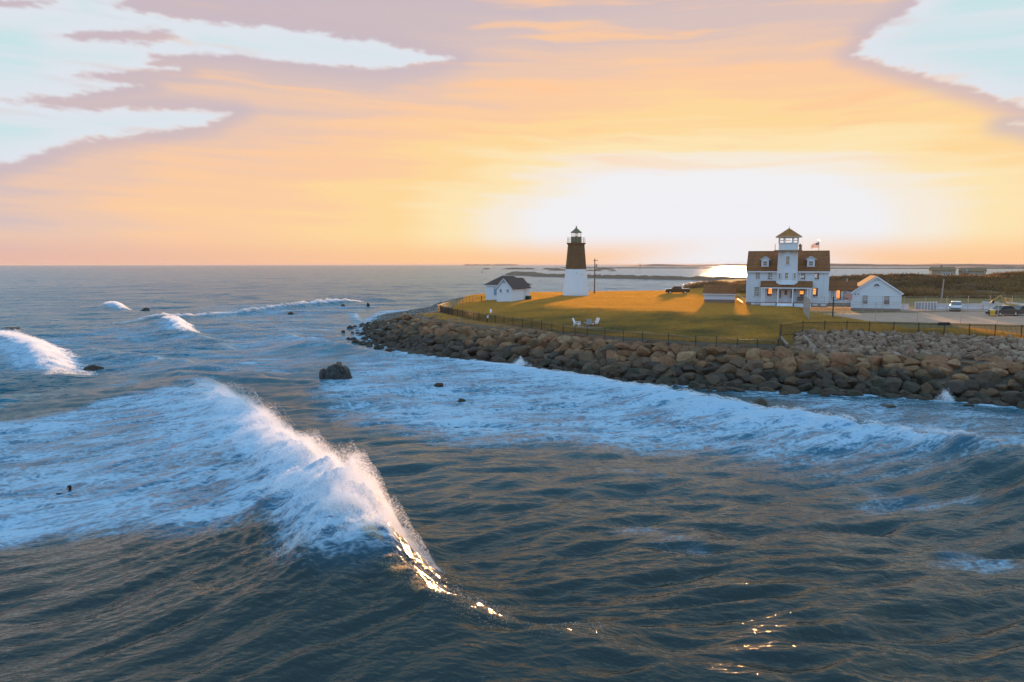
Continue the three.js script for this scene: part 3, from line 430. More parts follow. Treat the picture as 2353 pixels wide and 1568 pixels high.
// ---------- lighthouse ----------
{
  const x = 14.5, d = 155.7, t = thing('lighthouse', 'octagonal lighthouse with white lower half and brown stone upper half', 'lighthouse', V(x, d, -.15), R(4));
  const k = 1 / cos(PI / 8), oct = (r0, r1, h0, h1, open = true) => new THREE.CylinderGeometry(r1 * k, r0 * k, h1 - h0, 8, 6, open).rotateY(PI / 8).translate(0, (h0 + h1) / 2, 0).toNonIndexed();
  const flat = g => { g.computeVertexNormals(); const u = g.attributes.uv; for (let i = 0; i < u.count; i++) u.setXY(i, u.getX(i) * 5, u.getY(i) * 2); return g; };
  part('lower_tower', flat(oct(2.86, 2.24, 0, 6.2)), M.tower, t); part('upper_tower', flat(oct(2.235, 1.78, 6.2, 11.6)), M.brown, t);
  part('cornice', [flat(oct(1.78, 2.02, 11.6, 11.95)), flat(oct(2.06, 2.06, 11.95, 12.1, false))], Mat([.24, .14, .065], .8), t);
  const rail = []; for (let i = 0; i < 16; i++) { const a = i * PI / 8 + PI / 8, p = [2.0 * cos(a), 2.0 * sin(a)]; rail.push(bar([p[0], 12.1, p[1]], [p[0], 13.25, p[1]], .028)); const b = a + PI / 8; for (const h of [12.5, 12.88, 13.25]) rail.push(bar([p[0], h, p[1]], [2.0 * cos(b), h, 2.0 * sin(b)], .02)); }
  part('gallery_railing', rail, Mat([.55, .45, .35], .6), t);
  part('lantern_base', flat(oct(1.14, 1.14, 12.1, 13.4)), Mat([.16, .13, .05], .6), t);
  const lan = part('lantern_frame', [...octagon(1.12).flatMap(([a, b]) => bar([a, 13.4, b], [a, 14.42, b], .035)), oct(1.15, 1.15, 13.38, 13.46), oct(1.15, 1.15, 14.36, 14.46)], M.iron, t);
  part('pane', oct(1.1, 1.1, 13.46, 14.36), M.glass, lan);
  part('lens', new THREE.LatheGeometry([[.02, 13.4], [.12, 13.42], [.12, 13.55], [.3, 13.62], [.4, 13.8], [.42, 13.95], [.36, 14.12], [.2, 14.24], [.02, 14.27]].map(p => new THREE.Vector2(...p)), 16), Mat([.95, .95, .9], .08, { transmission: .9, thickness: .1, ior: 1.5 }), t);
  const rf = part('lantern_roof', new THREE.LatheGeometry([[1.28, 14.36], [1.3, 14.45], [.92, 14.75], [.55, 15.05], [.25, 15.36], [.1, 15.5]].map(p => new THREE.Vector2(...p)), 16), Mat([.17, .13, .05], .6), t);
  part('finial', [new THREE.SphereGeometry(.17, 12, 8).translate(0, 15.66, 0), C(.05, .07, .3, 0, 15.48, 0), C(.015, .02, .35, 0, 15.95, 0)], M.iron, rf);
  for (const [h, q] of [[5.0, 1.2], [5.35, -.35]]) part('vent', B(.28, .12, .06, q * .7, h, 2.40), M.grey, t);
  const br = []; for (let i = 0; i < 7; i++) { br.push(bar([-2.4 + i * .8, 0, 3.6], [-2.4 + i * .8, .75, 3.6], .025)); } br.push(bar([-2.4, .75, 3.6], [2.4, .75, 3.6], .02), bar([-2.4, .4, 3.6], [2.4, .4, 3.6], .015)); part('base_railing', br, M.galv, t);
}

// ---------- keepers' station house ----------
const YAW = -R(21.9);
{
  const t = thing('station_house', 'white clapboard station house with octagonal lookout tower and front porch', 'house', V(47.0, 117.1, -.05), YAW); t.scale.x = .93;
  const W = 6.95, D = 9, E = 6.2, RG = 9.55, F = .64;
  const up = [-5.07, -2.9, 2.7, 5.02], lo = [-5.16, -2.92, 2.7, 4.9];
  const holes = [...up.map(x => [x, 4.67, .78, 1.25]), ...lo.map(x => [x, 1.77, .82, 1.48]), [-.1, F + .12, .98, 2.1]];
  part('foundation', [B(13.9, F, .25, 0, F / 2, -.05), B(13.9, F, .25, 0, F / 2, -D + .1), B(.25, F, D - .3, -W + .1, F / 2, -D / 2), B(.25, F, D - .3, W - .1, F / 2, -D / 2)], M.stone, t);
  part('front_wall', holed([[-W, F], [W, F], [W, E], [-W, E]], holes, .18).translate(0, 0, -.18), M.white, t);
  part('rear_wall', holed([[-W, F], [W, F], [W, E], [-W, E]], holes.slice(0, 8), .18).translate(0, 0, -D), M.white, t);
  for (const s of [-1, 1]) part('side_wall', slab([[-D + .01, F], [-.01, F], [-.01, E], [-D / 2, RG - .15], [-D + .01, E]], .18).rotateY(-PI / 2).translate(s > 0 ? W - .002 : -W + .182, 0, 0), M.white, t);
  part('ceiling', B(13.5, .12, D - .5, 0, 3.9, -D / 2), M.inside, t);
  const nx = (E - .1), rfp = part('roof', [sheet([-W - .2, nx - .12, .32], [W + .2, nx - .12, .32], [W + .2, RG, -D / 2], [-W - .2, RG, -D / 2]), sheet([W + .2, nx - .12, -D - .32], [-W - .2, nx - .12, -D - .32], [-W - .2, RG, -D / 2], [W + .2, RG, -D / 2])], M.roof, t);
  part('eaves', [B(14.3, .2, .12, 0, nx - .22, .30), B(14.3, .2, .12, 0, nx - .22, -D - .3), B(.1, .22, 3, -W - .12, nx - .2, -1.2), B(.1, .22, 3, W + .12, nx - .2, -1.2)], M.trim, t);
  part('corner_trim', [-W, W].map(x => B(.16, E - F - .2, .16, x, (E + F - .2) / 2, .02)), M.trim, t);
  part('downspout', [bar([6.2, F, .06], [6.2, E - .3, .06], .05), bar([-6.5, F, .06], [-6.5, E - .3, .06], .05)], M.trim, t);
  up.forEach((x, i) => win(t, x, 4.67, .78, 1.25, .0, { blind: [1, .8, .6, .3][i] })); lo.forEach((x, i) => win(t, x, 1.77, .82, 1.48, .0, { blind: [.95, 0, .4, .12][i] }));
  up.forEach(x => win(t, x, 4.67, .78, 1.25, -D, { ry: PI, bars: [2, 2] }));
  lo.forEach((x, i) => { const f = win(t, x, 1.77, .82, 1.48, -D, { ry: PI, bars: [2, 2] }); part('added_curtain', new THREE.PlaneGeometry(.8, 1.46).translate(0, .74, -.2), M.amber, f); });  // amber sheets added inside the rear windows to make the panes glow orange
  part('basement_vent', [-5.6, -4.9, 4.9, 6.3].map(x => B(.9, .32, .05, x, .36, .1)), M.trim, t);
  // dormers
  for (const x of [-3.9, 3.94]) {
    const dm = part('dormer', [slab([[-.65, 6.75], [.65, 6.75], [.65, 8.02], [0, 8.42], [-.65, 8.02]], 2.2).translate(x, 0, -2.85)], M.white, t);
    part('dormer_roof', [sheet([x - .86, 7.9, -.5], [x, 8.5, -.5], [x, 8.5, -3.1], [x - .86, 7.9, -3.1], -.09), sheet([x, 8.5, -.5], [x + .86, 7.9, -.5], [x + .86, 7.9, -3.1], [x, 8.5, -3.1], -.09)], M.trim, dm);
    const f = part('window', [B(.8, .08, .08, x, 7.72, -.62), B(.8, .08, .08, x, 6.94, -.62), B(.07, .8, .08, x - .35, 7.33, -.62), B(.07, .8, .08, x + .35, 7.33, -.62), B(.64, .04, .06, x, 7.33, -.62), B(.03, .7, .06, x, 7.33, -.62)], M.trim, dm); part('pane', B(.64, .72, .02, x, 7.33, -.64), Mat([.30, .17, .10], .15), f);
  }
  // lookout tower: eight-sided bay that rises through the roof
  const q = PI / 8, rr = 1.74, k = 1 / cos(q), cz = -.1, bay = (r0, r1, h0, h1, open = true) => { const g = new THREE.CylinderGeometry(r1 * k, r0 * k, h1 - h0, 8, 1, open).rotateY(q).translate(0, (h0 + h1) / 2, cz).toNonIndexed(); g.computeVertexNormals(); const u = g.attributes.uv; for (let i = 0; i < u.count; i++) u.setXY(i, u.getX(i) * 8, u.getY(i) * (h1 - h0)); return g; };
  const tw = part('lookout_tower', [bay(1.95, rr, 3.75, 4.6), bay(rr, rr - .06, 4.6, 9.45)], M.white, t);
  const front = cz + rr;
  const w1 = win(tw, 0, 7.2, .56, 1.3, front + .0, { bars: [2, 6], solid: M.paneGlowTint });
  win(tw, -.1, 4.85, .5, .9, front + .02, { bars: [2, 3], solid: M.paneGlowTint });
  for (const s of [-1, 1]) win(tw, s * 1.26, 4.85, .42, .82, cz + 1.29, { ry: s * PI / 4, bars: [1, 2], solid: M.paneGlowTint });
  const gl = part('gallery', [B(4.7, .12, 4.4, 0, 9.5, cz), ...[-1.5, 1.5].flatMap(x => [B(.12, .5, .5, x * .45, 9.2, front + .15)])], Mat([.42, .27, .12], .7), t);
  part('gallery_railing', [[-2.25, -2.0], [2.25, -2.0], [2.25, 2.0], [-2.25, 2.0], [0, -2.0]].map(([a, b]) => bar([a, 9.56, b + cz], [a, 10.6, b + cz], .03)).concat([bar([2.25, 10.55, cz - 2], [2.25, 10.55, cz + 2], .025), bar([-2.25, 10.55, cz - 2], [-2.25, 10.55, cz + 2], .025)]), M.galv, gl);
  part('equipment', [C(.22, .26, .45, 2.0, 9.8, cz + .4, 10), new THREE.SphereGeometry(.26, 12, 8).scale(1, 1.25, 1).translate(1.98, 10.3, cz + .4)], Mat([.3, .17, .08], .6), gl);
  const room = part('lookout_room', [bay(1.64, 1.64, 9.56, 10.75), bay(1.64, 1.64, 11.66, 11.85), ...octagon(1.64 * k).map(([a, b]) => bar([a, 10.7, b + cz], [a, 11.7, b + cz], .09))], M.trim, t);
  for (let i = 0; i < 8; i++) { const a = i * PI / 4; win(room, 1.64 * sin(a), 10.8, 1.1 - (i % 2) * .2, .82, cz + 1.64 * cos(a), { ry: a, bars: [1, 2], name: 'window' }); }
  part('lookout_roof', [new THREE.ConeGeometry(2.28 * k, 1.5, 8, 1).rotateY(q).translate(0, 12.55, cz).toNonIndexed(), C(.03, .05, .35, 0, 13.4, cz)], M.cupolaGlare, t);
  part('lookout_eaves', [bay(2.22, 2.24, 11.7, 11.82, false)], M.trim, t);
  // porch
  const pr = part('porch_roof', [sheet([-4.5, 3.42, 2.25], [4.32, 3.42, 2.25], [4.32, 4.35, .02], [-4.5, 4.35, .02])], M.roof, t);
  part('porch_beam', [B(8.6, .24, .16, -.09, 3.22, 2.1), B(.16, .24, 1.9, -4.3, 3.22, 1.1), B(.16, .24, 1.9, 4.13, 3.22, 1.1)], M.trim, pr);
  for (const x of [-4.15, -3.78, -1.42, 1.06, 3.55, 3.95]) part('porch_post', B(.19, 2.4, .19, x, 1.93, 2.05), M.trim, t);
  part('porch_floor', [B(8.7, .1, 2.15, -.09, .7, 1.1)], Mat([.45, .23, .15], .7), t); part('porch_skirt', [B(2.55, .6, .08, -3.05, .33, 2.12), B(2.85, .6, .08, 2.75, .33, 2.12), ...[...Array(14)].map((_, i) => B(.05, .5, .03, -4.1 + i * .18, .32, 2.18)), ...[...Array(15)].map((_, i) => B(.05, .5, .03, 1.5 + i * .18, .32, 2.18))], M.trim, t);
  part('porch_railing', [B(2.2, .05, .05, -2.6, 1.5, 2.05), B(2.4, .05, .05, 2.3, 1.5, 2.05)], M.galv, t);
  for (let i = 0; i < 4; i++) part('step', B(2.75, .04, .34, -.2, .62 - i * .155, 2.3 + i * .3), M.trim, t); part('stair_riser', [...Array(4)].map((_, i) => B(2.7, .12, .03, -.2, .535 - i * .15, 2.46 + i * .3)), M.white, t);
  const dr = part('door', B(.94, 2.05, .06, -.1, F + 1.15, -.06), M.trim, t); part('pane', B(.46, .8, .02, -.1, 2.35, -.02), Mat([.28, .15, .08], .15), dr); part('handle', B(.05, .16, .05, .24, 1.75, .0), M.iron, dr);
  for (const s of [-1, 1]) { part('sidelight', B(.24, 1.3, .04, -.1 + s * .95, 2.05, .02), Mat([.26, .15, .09], .2), t); part('porch_lamp', [C(.1, .07, .22, -.1 + s * 1.5, 2.75, .12, 8), C(.05, .1, .1, -.1 + s * 1.5, 2.9, .12, 8)], M.iron, t); }
  // low wing on the right
  const wx = 6.97, wl = 4.6, z1 = -2.6;
  part('wing_foundation', B(wl, F, .2, wx + wl / 2, F / 2, z1 - .04), M.stone, t);
  part('wing_wall', [holed([[wx, F], [wx + wl, F], [wx + wl, 2.95], [wx, 2.95]], [[wx + .95, 1.35, .62, 1.3], [wx + 1.98, 1.25, .8, 1.5], [wx + 2.95, 1.35, .62, 1.3]], .16).translate(0, 0, z1 - .16), holed([[wx, F], [wx + wl, F], [wx + wl, 2.95], [wx, 2.95]], [[wx + 1.98, 1.25, .8, 1.5]], .16).translate(0, 0, z1 - 4.2)], M.white, t);
  for (const [x, y, w, h, b] of [[.95, 1.35, .62, 1.3, .95], [1.98, 1.25, .8, 1.5, 0], [2.95, 1.35, .62, 1.3, .9]]) win(t, wx + x, y, w, h, z1, { blind: b });
  { const f = win(t, wx + 1.98, 1.25, .8, 1.5, z1 - 4.2, { ry: PI, bars: [2, 2] }); part('added_curtain', new THREE.PlaneGeometry(.8, 1.5).translate(0, .75, -.2), M.amber, f); }  // amber sheet added here too, to colour the light in the wing
  part('wing_roof', [sheet([wx, 2.85, z1 + .3], [wx + wl + .4, 2.85, z1 + .3], [wx + wl + .4, 4.5, z1 - 2.1], [wx, 4.5, z1 - 2.1]), sheet([wx + wl + .4, 2.85, z1 - 4.5], [wx, 2.85, z1 - 4.5], [wx, 4.5, z1 - 2.1], [wx + wl + .4, 4.5, z1 - 2.1])], M.roof, t);
  part('vent_pipe', C(.06, .06, .5, wx + 3.3, 4.5, z1 - 1.5, 8), M.trim, t);
}
// ---------- gabled building on the right ----------
{
  const t = thing('gabled_building', 'white gabled building with half round attic window beside the station house', 'building', V(60.7, 113.9, -.05), YAW + R(1)); t.scale.set(.9, .95, .95);
  const W = 4.07, F = .5, E = 3.35, A = 6.0, D = 8.5;
  part('foundation', [B(8.14, F, .2, 0, F / 2, -.05), B(.2, F, D, -W + .06, F / 2, -D / 2), B(.2, F, D, W - .06, F / 2, -D / 2)], M.stone, t);
  part('front_wall', holed([[-W, F], [W, F], [W, E], [0, A], [-W, E]], [[-1.8, 1.3, .88, 1.45], [1.78, 1.25, .88, 1.45]], .18).translate(0, 0, -.18), M.white, t);
  part('side_wall', [B(.18, E - F, D - .4, -W + .09, (E + F) / 2, -D / 2)], M.white, t); part('side_wall', [B(.18, E - F, D - .4, W - .09, (E + F) / 2, -D / 2)], M.white, t);
  part('rear_wall', slab([[-W, F], [W, F], [W, E], [0, A], [-W, E]], .18).translate(0, 0, -D), M.white, t);
  part('roof', [sheet([-W - .32, E - .2, .22], [0, A + .08, .22], [0, A + .08, -D - .2], [-W - .32, E - .2, -D - .2], -.12), sheet([0, A + .08, .22], [W + .32, E - .2, .22], [W + .32, E - .2, -D - .2], [0, A + .08, -D - .2], -.12)], M.roof, t);
  part('rake_trim', [beam([-W - .3, E - .26, .2], [0, A + .0, .2], .1, .2), beam([W + .3, E - .26, .2], [0, A + .0, .2], .1, .2), B(.5, .12, .25, W + .1, E - .3, .14), B(.5, .12, .25, -W - .1, E - .3, .14)], M.trim, t);
  part('corner_trim', [-W, W].map(x => B(.16, E - F - .3, .14, x, (E + F - .3) / 2, .02)), M.trim, t);
  win(t, -1.8, 1.3, .88, 1.45, 0, { bars: [3, 4], blind: .7 }); win(t, 1.78, 1.25, .88, 1.45, 0, { bars: [3, 4], blind: .45 });
  const f = part('fan_window', [new THREE.TorusGeometry(.5, .05, 6, 18, PI).translate(0, 4.35, .04), B(1.1, .08, .1, 0, 4.32, .04), ...[PI / 4, PI / 2, 3 * PI / 4].map(a => bar([0, 4.35, .05], [.48 * cos(a), 4.35 + .48 * sin(a), .05], .02))], M.trim, t); part('pane', new THREE.CircleGeometry(.48, 18, 0, PI).translate(0, 4.35, .02), Mat([.06, .06, .07], .1), f);
  part('floodlight', [C(.06, .09, .2, -3.5, 2.95, .15, 8), C(.07, .1, .2, -2.95, 3.0, .15, 8), C(.04, .05, .14, -.25, 5.4, .12, 8), C(.04, .05, .14, .25, 5.4, .12, 8)], M.iron, t);
  part('fence_skirt', [...Array(24)].map((_, i) => B(.05, .42, .03, -3.0 + i * .28, .24, .09)), M.galv, t);
}
// ---------- fog signal building ----------
{
  const t = thing('fog_signal_building', 'small white building with brown hipped roof and gabled wing near the lighthouse', 'building', V(-.9, 140.5, -.1), -R(35));
  const W = 4.35, D = 1.75, E = 3.25, RG = 5.0, xe = 3.45, hw = 1.83, ez = 6.0, EE = 2.75, EA = 4.6, ov = .3;
  part('wall', [B(8.7, E, .15, 0, E / 2, D - .07), B(8.7, E, .15, 0, E / 2, -D + .07), B(.15, E, 3.2, -W + .07, E / 2, 0), B(.15, E, 3.2, W - .07, E / 2, 0)], M.tower, t);
  part('roof', [sheet([-W - ov, E - .1, D + ov], [W + ov, E - .1, D + ov], [1.43, RG, 0], [-1.43, RG, 0]), sheet([W + ov, E - .1, -D - ov], [-W - ov, E - .1, -D - ov], [-1.43, RG, 0], [1.43, RG, 0]), sheet([W + ov, E - .1, D + ov], [W + ov, E - .1, -D - ov], [1.44, RG, .01], [1.43, RG, 0]), sheet([-W - ov, E - .1, -D - ov], [-W - ov, E - .1, D + ov], [-1.44, RG, -.01], [-1.43, RG, 0])], M.roofDark, t);
  part('eaves', [B(8.7 + 2 * ov, .12, .08, 0, E - .2, D + ov - .05), B(.08, .12, 3.9, W + ov - .05, E - .2, 0)], M.trim, t);
  part('gable_wall', slab([[-hw, 0], [hw, 0], [hw, EE], [0, EA - .1], [-hw, EE]], .15).translate(xe, 0, ez - .15), M.tower, t);
  part('wing_wall', [B(.15, EE, ez - D - .2, xe + hw - .08, EE / 2, (ez + D) / 2 - .05), B(.15, EE, ez - D - .2, xe - hw + .08, EE / 2, (ez + D) / 2 - .05)], M.tower, t);
  part('wing_roof', [sheet([xe - hw - .25, EE - .2, ez + .25], [xe, EA, ez + .25], [xe, EA, -.4], [xe - hw - .25, EE - .2, -.4], -.1), sheet([xe, EA, ez + .25], [xe + hw + .25, EE - .2, ez + .25], [xe + hw + .25, EE - .2, -.4], [xe, EA, -.4], -.1)], M.roofDark, t);
  part('rake_trim', [beam([xe - hw - .24, EE - .24, ez + .24], [xe, EA - .04, ez + .24], .07, .16), beam([xe + hw + .24, EE - .24, ez + .24], [xe, EA - .04, ez + .24], .07, .16)], M.trim, t);
  part('louver', slab([[-.42, 3.75], [.42, 3.75], [0, 4.2]], .05).translate(xe, 0, ez), M.grey, t);
  for (const s of [-.82, .85]) win(t, xe + s, 1.95, .5, .52, ez, { bars: [2, 2], solid: M.dark });
  part('door', [B(.85, 1.6, .06, -1.74, 1.85, D + .04)], Mat([.25, .34, .42], .5), t);
  part('antenna', bar([3.6, 3.6, -1], [3.6, 5.3, -1], .025), M.iron, t);
  const a = thing('utility_unit', 'green utility box against the wall of the small white building', 'utility box', V(3.3, 137.2, -.05), -R(35));
  part('cabinet', B(.95, .85, .75, 0, .43, 0), Mat([.06, .09, .07], .5), a); part('grille', [...Array(6)].map((_, i) => B(.7, .04, .03, 0, .2 + i * .1, .385)), M.dark, a); part('lid', B(1.0, .05, .8, 0, .88, 0), Mat([.08, .11, .09], .5), a);
}
// ---------- shed ----------
{
  const t = thing('shed', 'low white shed with brown roof standing left of the station house', 'shed', V(38.0, 125.2, -.05), -R(19));
  part('foundation', B(5.3, .75, 3.4, 0, .37, -1.8), M.stone, t); part('wall', [B(5.36, 1.15, .12, 0, 1.32, -.06), B(.12, 1.15, 3.3, -2.62, 1.32, -1.8), B(.12, 1.15, 3.3, 2.62, 1.32, -1.8), B(5.36, 1.15, .12, 0, 1.32, -3.5)], M.white, t);
  part('gable', [-1, 1].map(s => slab([[-3.5, 1.9], [-.1, 1.9], [-1.8, 3.35]], .12).rotateY(-PI / 2).translate(s * 2.6 + .06, 0, 0)), M.white, t);
  part('roof', [sheet([-2.95, 1.78, .3], [2.95, 1.78, .3], [2.9, 3.45, -1.8], [-2.9, 3.45, -1.8]), sheet([2.95, 1.78, -3.9], [-2.95, 1.78, -3.9], [-2.9, 3.45, -1.8], [2.9, 3.45, -1.8])], M.roof, t); part('eaves', B(5.9, .14, .08, 0, 1.72, .28), M.trim, t);
  const h = thing('wooden_stairs', 'pale wooden steps with handrail at the right end of the shed', 'steps', V(41.3, 125.2, 0), -R(19));
  for (let i = 0; i < 4; i++) part('tread', B(.3, .05, .9, .1 + i * .26, .75 - i * .18, -.6), M.trim, h); part('handrail', [beam([0, 1.75, -.15], [1.1, .95, -.15], .06, .08), bar([.05, .3, -.15], [.05, 1.75, -.15], .035), bar([1.05, 0, -.15], [1.05, 1.0, -.15], .035)], M.trim, h);
}
// ---------- fences ----------
function resample(L, step) { const out = [[...L[0]]]; for (let i = 1; i < L.length; i++) { const a = L[i - 1], b = L[i], n = max(1, Math.round(hypot(b[0] - a[0], b[1] - a[1]) / step)); for (let k = 1; k <= n; k++) out.push([lerp(a[0], b[0], k / n), lerp(a[1], b[1], k / n)]); } return out; }
function picketFence(name, label, L, { h = 1.35, step = 2.45, gap = .11, mat = M.iron, railMat = mat, post = .07 } = {}) {
  const t = thing(name, label, 'fence'), P = resample(L, step), pk = [];
  P.forEach(([x, d], i) => {
    part('post', [B(post, h + .12, post, 0, h / 2, 0), B(post * 1.4, .05, post * 1.4, 0, h + .08, 0)], mat, t).position.set(...V(x, d));
    if (!i) return; const [px, pd] = P[i - 1], a = V(px, pd), b = V(x, d), up = (p, k) => [p[0], p[1] + k, p[2]];
    part('rail', beam(up(a, h - .06), up(b, h - .06), .045, .045), railMat, t); part('rail', beam(up(a, .16), up(b, .16), .045, .045), railMat, t);
    const n = Math.round(hypot(x - px, d - pd) / gap); for (let k = 1; k < n; k++) { const u = k / n; pk.push(B(.024, h - .06, .024, lerp(a[0], b[0], u), lerp(a[1], b[1], u) + h / 2 + .02, lerp(a[2], b[2], u))); }
  });
  tag(part('pickets', pk, mat, t), null, null, null, 'stuff');
}
const SUNLIT_RAIL = Mat([.34, .22, .12], .6);  // sunlit tan of the fence top put into the rail colour
picketFence('iron_fence', 'long black picket fence curving along the lawn edge above the boulder seawall', [[27.2, 69.3], [23.4, 70.4], [19.5, 72.0], [14.5, 75.4], [8.9, 80.3], [5, 85.2], [1.4, 91.0], [-4.9, 101.2], [-9.7, 111.5], [-13.2, 120.6]], { railMat: SUNLIT_RAIL });
picketFence('iron_fence', 'fence panel coloured sunlit tan turning the corner at the left tip of the lawn', [[-13.2, 120.9], [-12.2, 127.2], [-11.5, 131.8]], { mat: Mat([.5, .33, .14], .6), gap: .085 });  // orange of the low sun put into the colour of this panel
picketFence('iron_fence', 'thin dark post fence beyond the tan panel at the left tip of the lawn', [[-11.3, 132.2], [-9.8, 136], [-8.1, 140]], { gap: 1.2, step: 1.6 });
picketFence('iron_fence', 'short slanting picket fence linking lawn fence and court fence beside the stone bank', [[27.5, 69.5], [29.2, 74], [30.9, 78.4]], { mat: Mat([.10, .075, .045], .6) });
picketFence('iron_fence', 'dark picket fence in front of the sports court above the pale stone bank', [[31.1, 78.5], [40.1, 76.3], [47, 73.9], [53.7, 71.6], [66, 67]], {});
function meshFence(label, L, h, wire, step = 4) {
  const t = thing('chain_link_fence', label, 'fence'), P = resample(L, step), w = [];
  P.forEach(([x, d], i) => {
    part('post', C(.035, .035, h, 0, h / 2, 0, 8), M.galv, t).position.set(...V(x, d)); if (!i) return; const [px, pd] = P[i - 1], a = V(px, pd), b = V(x, d), up = (p, k) => [p[0], p[1] + k, p[2]];
    for (const k of [h - .03, h * .5]) part('rail', beam(up(a, k), up(b, k), .035, .035), M.galv, t);
    const n = Math.round(hypot(x - px, d - pd) / wire), m = Math.round(h / wire); const at = (u, k) => [lerp(a[0], b[0], u), lerp(a[1], b[1], u) + k, lerp(a[2], b[2], u)];
    for (let k = -m; k < n; k++) { const seg = s => { const u0 = max(0, k), u1 = min(n, k + m); if (u1 <= u0) return; const h0 = (u0 - k) / m * h, h1 = (u1 - k) / m * h; w.push(s ? beam(at(u0 / n, h0), at(u1 / n, h1), .004, .004) : beam(at(u0 / n, h - h0), at(u1 / n, h - h1), .004, .004)); }; seg(0); seg(1); }
  });
  tag(part('wire_mesh', w, M.galv, t), null, null, null, 'stuff');
}
meshFence('tall chain link fence seen nearly edge on at the left end of the sports court', [[41.3, 94.6], [46, 107.6]], 2.9, .11, 2.1);
meshFence('tall chain link fence along the near side of the sports court', [[41.6, 94.5], [48.9, 91.6], [58.4, 88.6], [70, 84.6]], 2.7, .3);
meshFence('tall chain link fence along the far side of the sports court', [[46.2, 107.8], [60, 110.6], [75, 112.2], [90, 113]], 2.6, .3);

// ---------- court, parking, patio ----------
const pavement = (name, L, up, mat, step = 2) => { const xs = L.map(p => p[0]), ds = L.map(p => p[1]), sh = new THREE.Shape(L.map(p => new THREE.Vector2(p[0], p[1]))), g = new THREE.ShapeGeometry(sh, 24), p = g.attributes.position, top = max(...L.map(q => ground(...q))); for (let i = 0; i < p.count; i++) p.setXYZ(i, p.getX(i), top + up, -p.getY(i)); g.computeVertexNormals(); const n = g.attributes.normal; for (let i = 0; i < n.count; i++) n.setXYZ(i, 0, 1, 0); const m = part(name, g, mat, scene); m.userData.kind = 'structure'; return top + up; };
const asphalt = tex(512, (u, v) => { const s = .9 + .22 * pn(u, v, 8, 6); return [s, s * .99, s * .97]; }, { repeat: [.12, .12] });
const courtY = pavement('sports_court', [[42.3, 94.6], [46.6, 107], [57, 108.6], [64, 109.4], [75, 111.6], [92, 112], [84, 80], [70, 84.9], [58.4, 89], [49, 92]], .03, Mat([.48, .28, .175], .9, { map: asphalt }));
pavement('parking_lot', [[63, 111.8], [66.5, 117], [82, 122], [104, 124], [110, 112], [92, 112.6], [75, 112]], .034, Mat([.42, .255, .17], .9, { map: asphalt }));
{ const g = [[[47.6, 98.6], [51.8, 94.2]], [[53, 99.5], [56.6, 98]]].map(([a, b]) => beam([a[0], courtY + .006, -a[1]], [b[0], courtY + .006, -b[1]], .09, .004)); part('court_lines', g, Mat([.6, .58, .55], .8), scene).userData.kind = 'structure'; }
{ const g = new THREE.CircleGeometry(2.05, 32); g.rotateX(-PI / 2); const m = part('patio', g, Mat([.34, .29, .23], .9, { map: grain }), scene); m.userData.kind = 'structure'; m.position.set(...V(10.7, 91.2, .06)); }
// dry grass verge lit by the sun beside the gabled building
// ---------- lawn chairs ----------
function lawnChair(label, x, d, turn, wood, legs) {
  const t = thing('lawn_chair', label, 'chair', V(x, d, .05), turn);
  for (let i = 0; i < 6; i++) part('back_slat', B(.115, .82, .025, -.315 + i * .126, 0, 0).rotateX(-R(22)).translate(0, .72, -.40), wood, t);
  part('seat', [...Array(5)].map((_, i) => B(.74, .025, .1, 0, .36 - i * .022, .34 - (4 - i) * .125 + .1)), wood, t);
  for (const s of [-1, 1]) { part('arm', B(.13, .03, .78, s * .44, .58, .06), wood, t); part('leg', B(.08, .56, .1, s * .40, .28, .36), legs, t); part('leg', B(.08, .40, .1, s * .36, .2, -.34), legs, t); }
}
const paintW = Mat([.78, .80, .82], .5), redWood = Mat([.26, .10, .06], .6), greyW = Mat([.46, .47, .46], .6), pinkW = Mat([.74, .60, .52], .55);
lawnChair('white slatted lawn chair on the grass left of the round patio', 8.75, 92.0, R(70), paintW, paintW);
lawnChair('grey slatted lawn chair with red brown legs at the middle of the round patio', 10.15, 90.9, R(190), greyW, redWood);
lawnChair('pale pink lawn chair on the right half of the round patio', 11.15, 91.4, R(-60), pinkW, redWood);
{ const t = thing('park_bench', 'dark bench on the porch of the station house right of the door', 'bench', [0, 0, 0]); const base = new THREE.Vector3(2.35, .8, .55).applyAxisAngle(new THREE.Vector3(0, 1, 0), YAW).add(new THREE.Vector3(...V(47.0, 117.1, -.05))); t.position.copy(base); t.rotation.y = YAW; part('seat', B(1.2, .06, .42, 0, .42, 0), M.wood, t); part('backrest', B(1.2, .42, .05, 0, .7, -.2), M.wood, t); for (const s of [-1, 1]) part('leg', [B(.06, .42, .4, s * .52, .21, 0)], M.wood, t); }
{ const t = thing('fence_sign', 'small white notice on the lawn fence left of the middle', 'sign', V(-3.55, 98.7, 0), R(32)); part('board', B(.3, .42, .03, 0, 1.0, .06), M.trim, t); part('bracket', [B(.05, 1.2, .03, 0, .6, .02)], M.iron, t); }
{ const t = thing('marker_post', 'short dark post standing left of the small white building', 'post', V(-6.2, 139, 0)); part('shaft', C(.06, .07, 1.1, 0, .55, 0, 8), M.iron, t); part('cap', C(.12, .12, .18, 0, 1.15, 0, 8), M.iron, t); }
{ const t = thing('plaque', 'low pale slab and white marker on the lawn below the small white building', 'marker', V(-3.0, 112.5, .02)); part('slab', B(2.2, .06, .9, .6, .03, 0), Mat([.32, .34, .33], .8), t); part('marker', B(.3, .6, .08, -.5, .33, 0, 0, R(-20)), M.trim, t); }

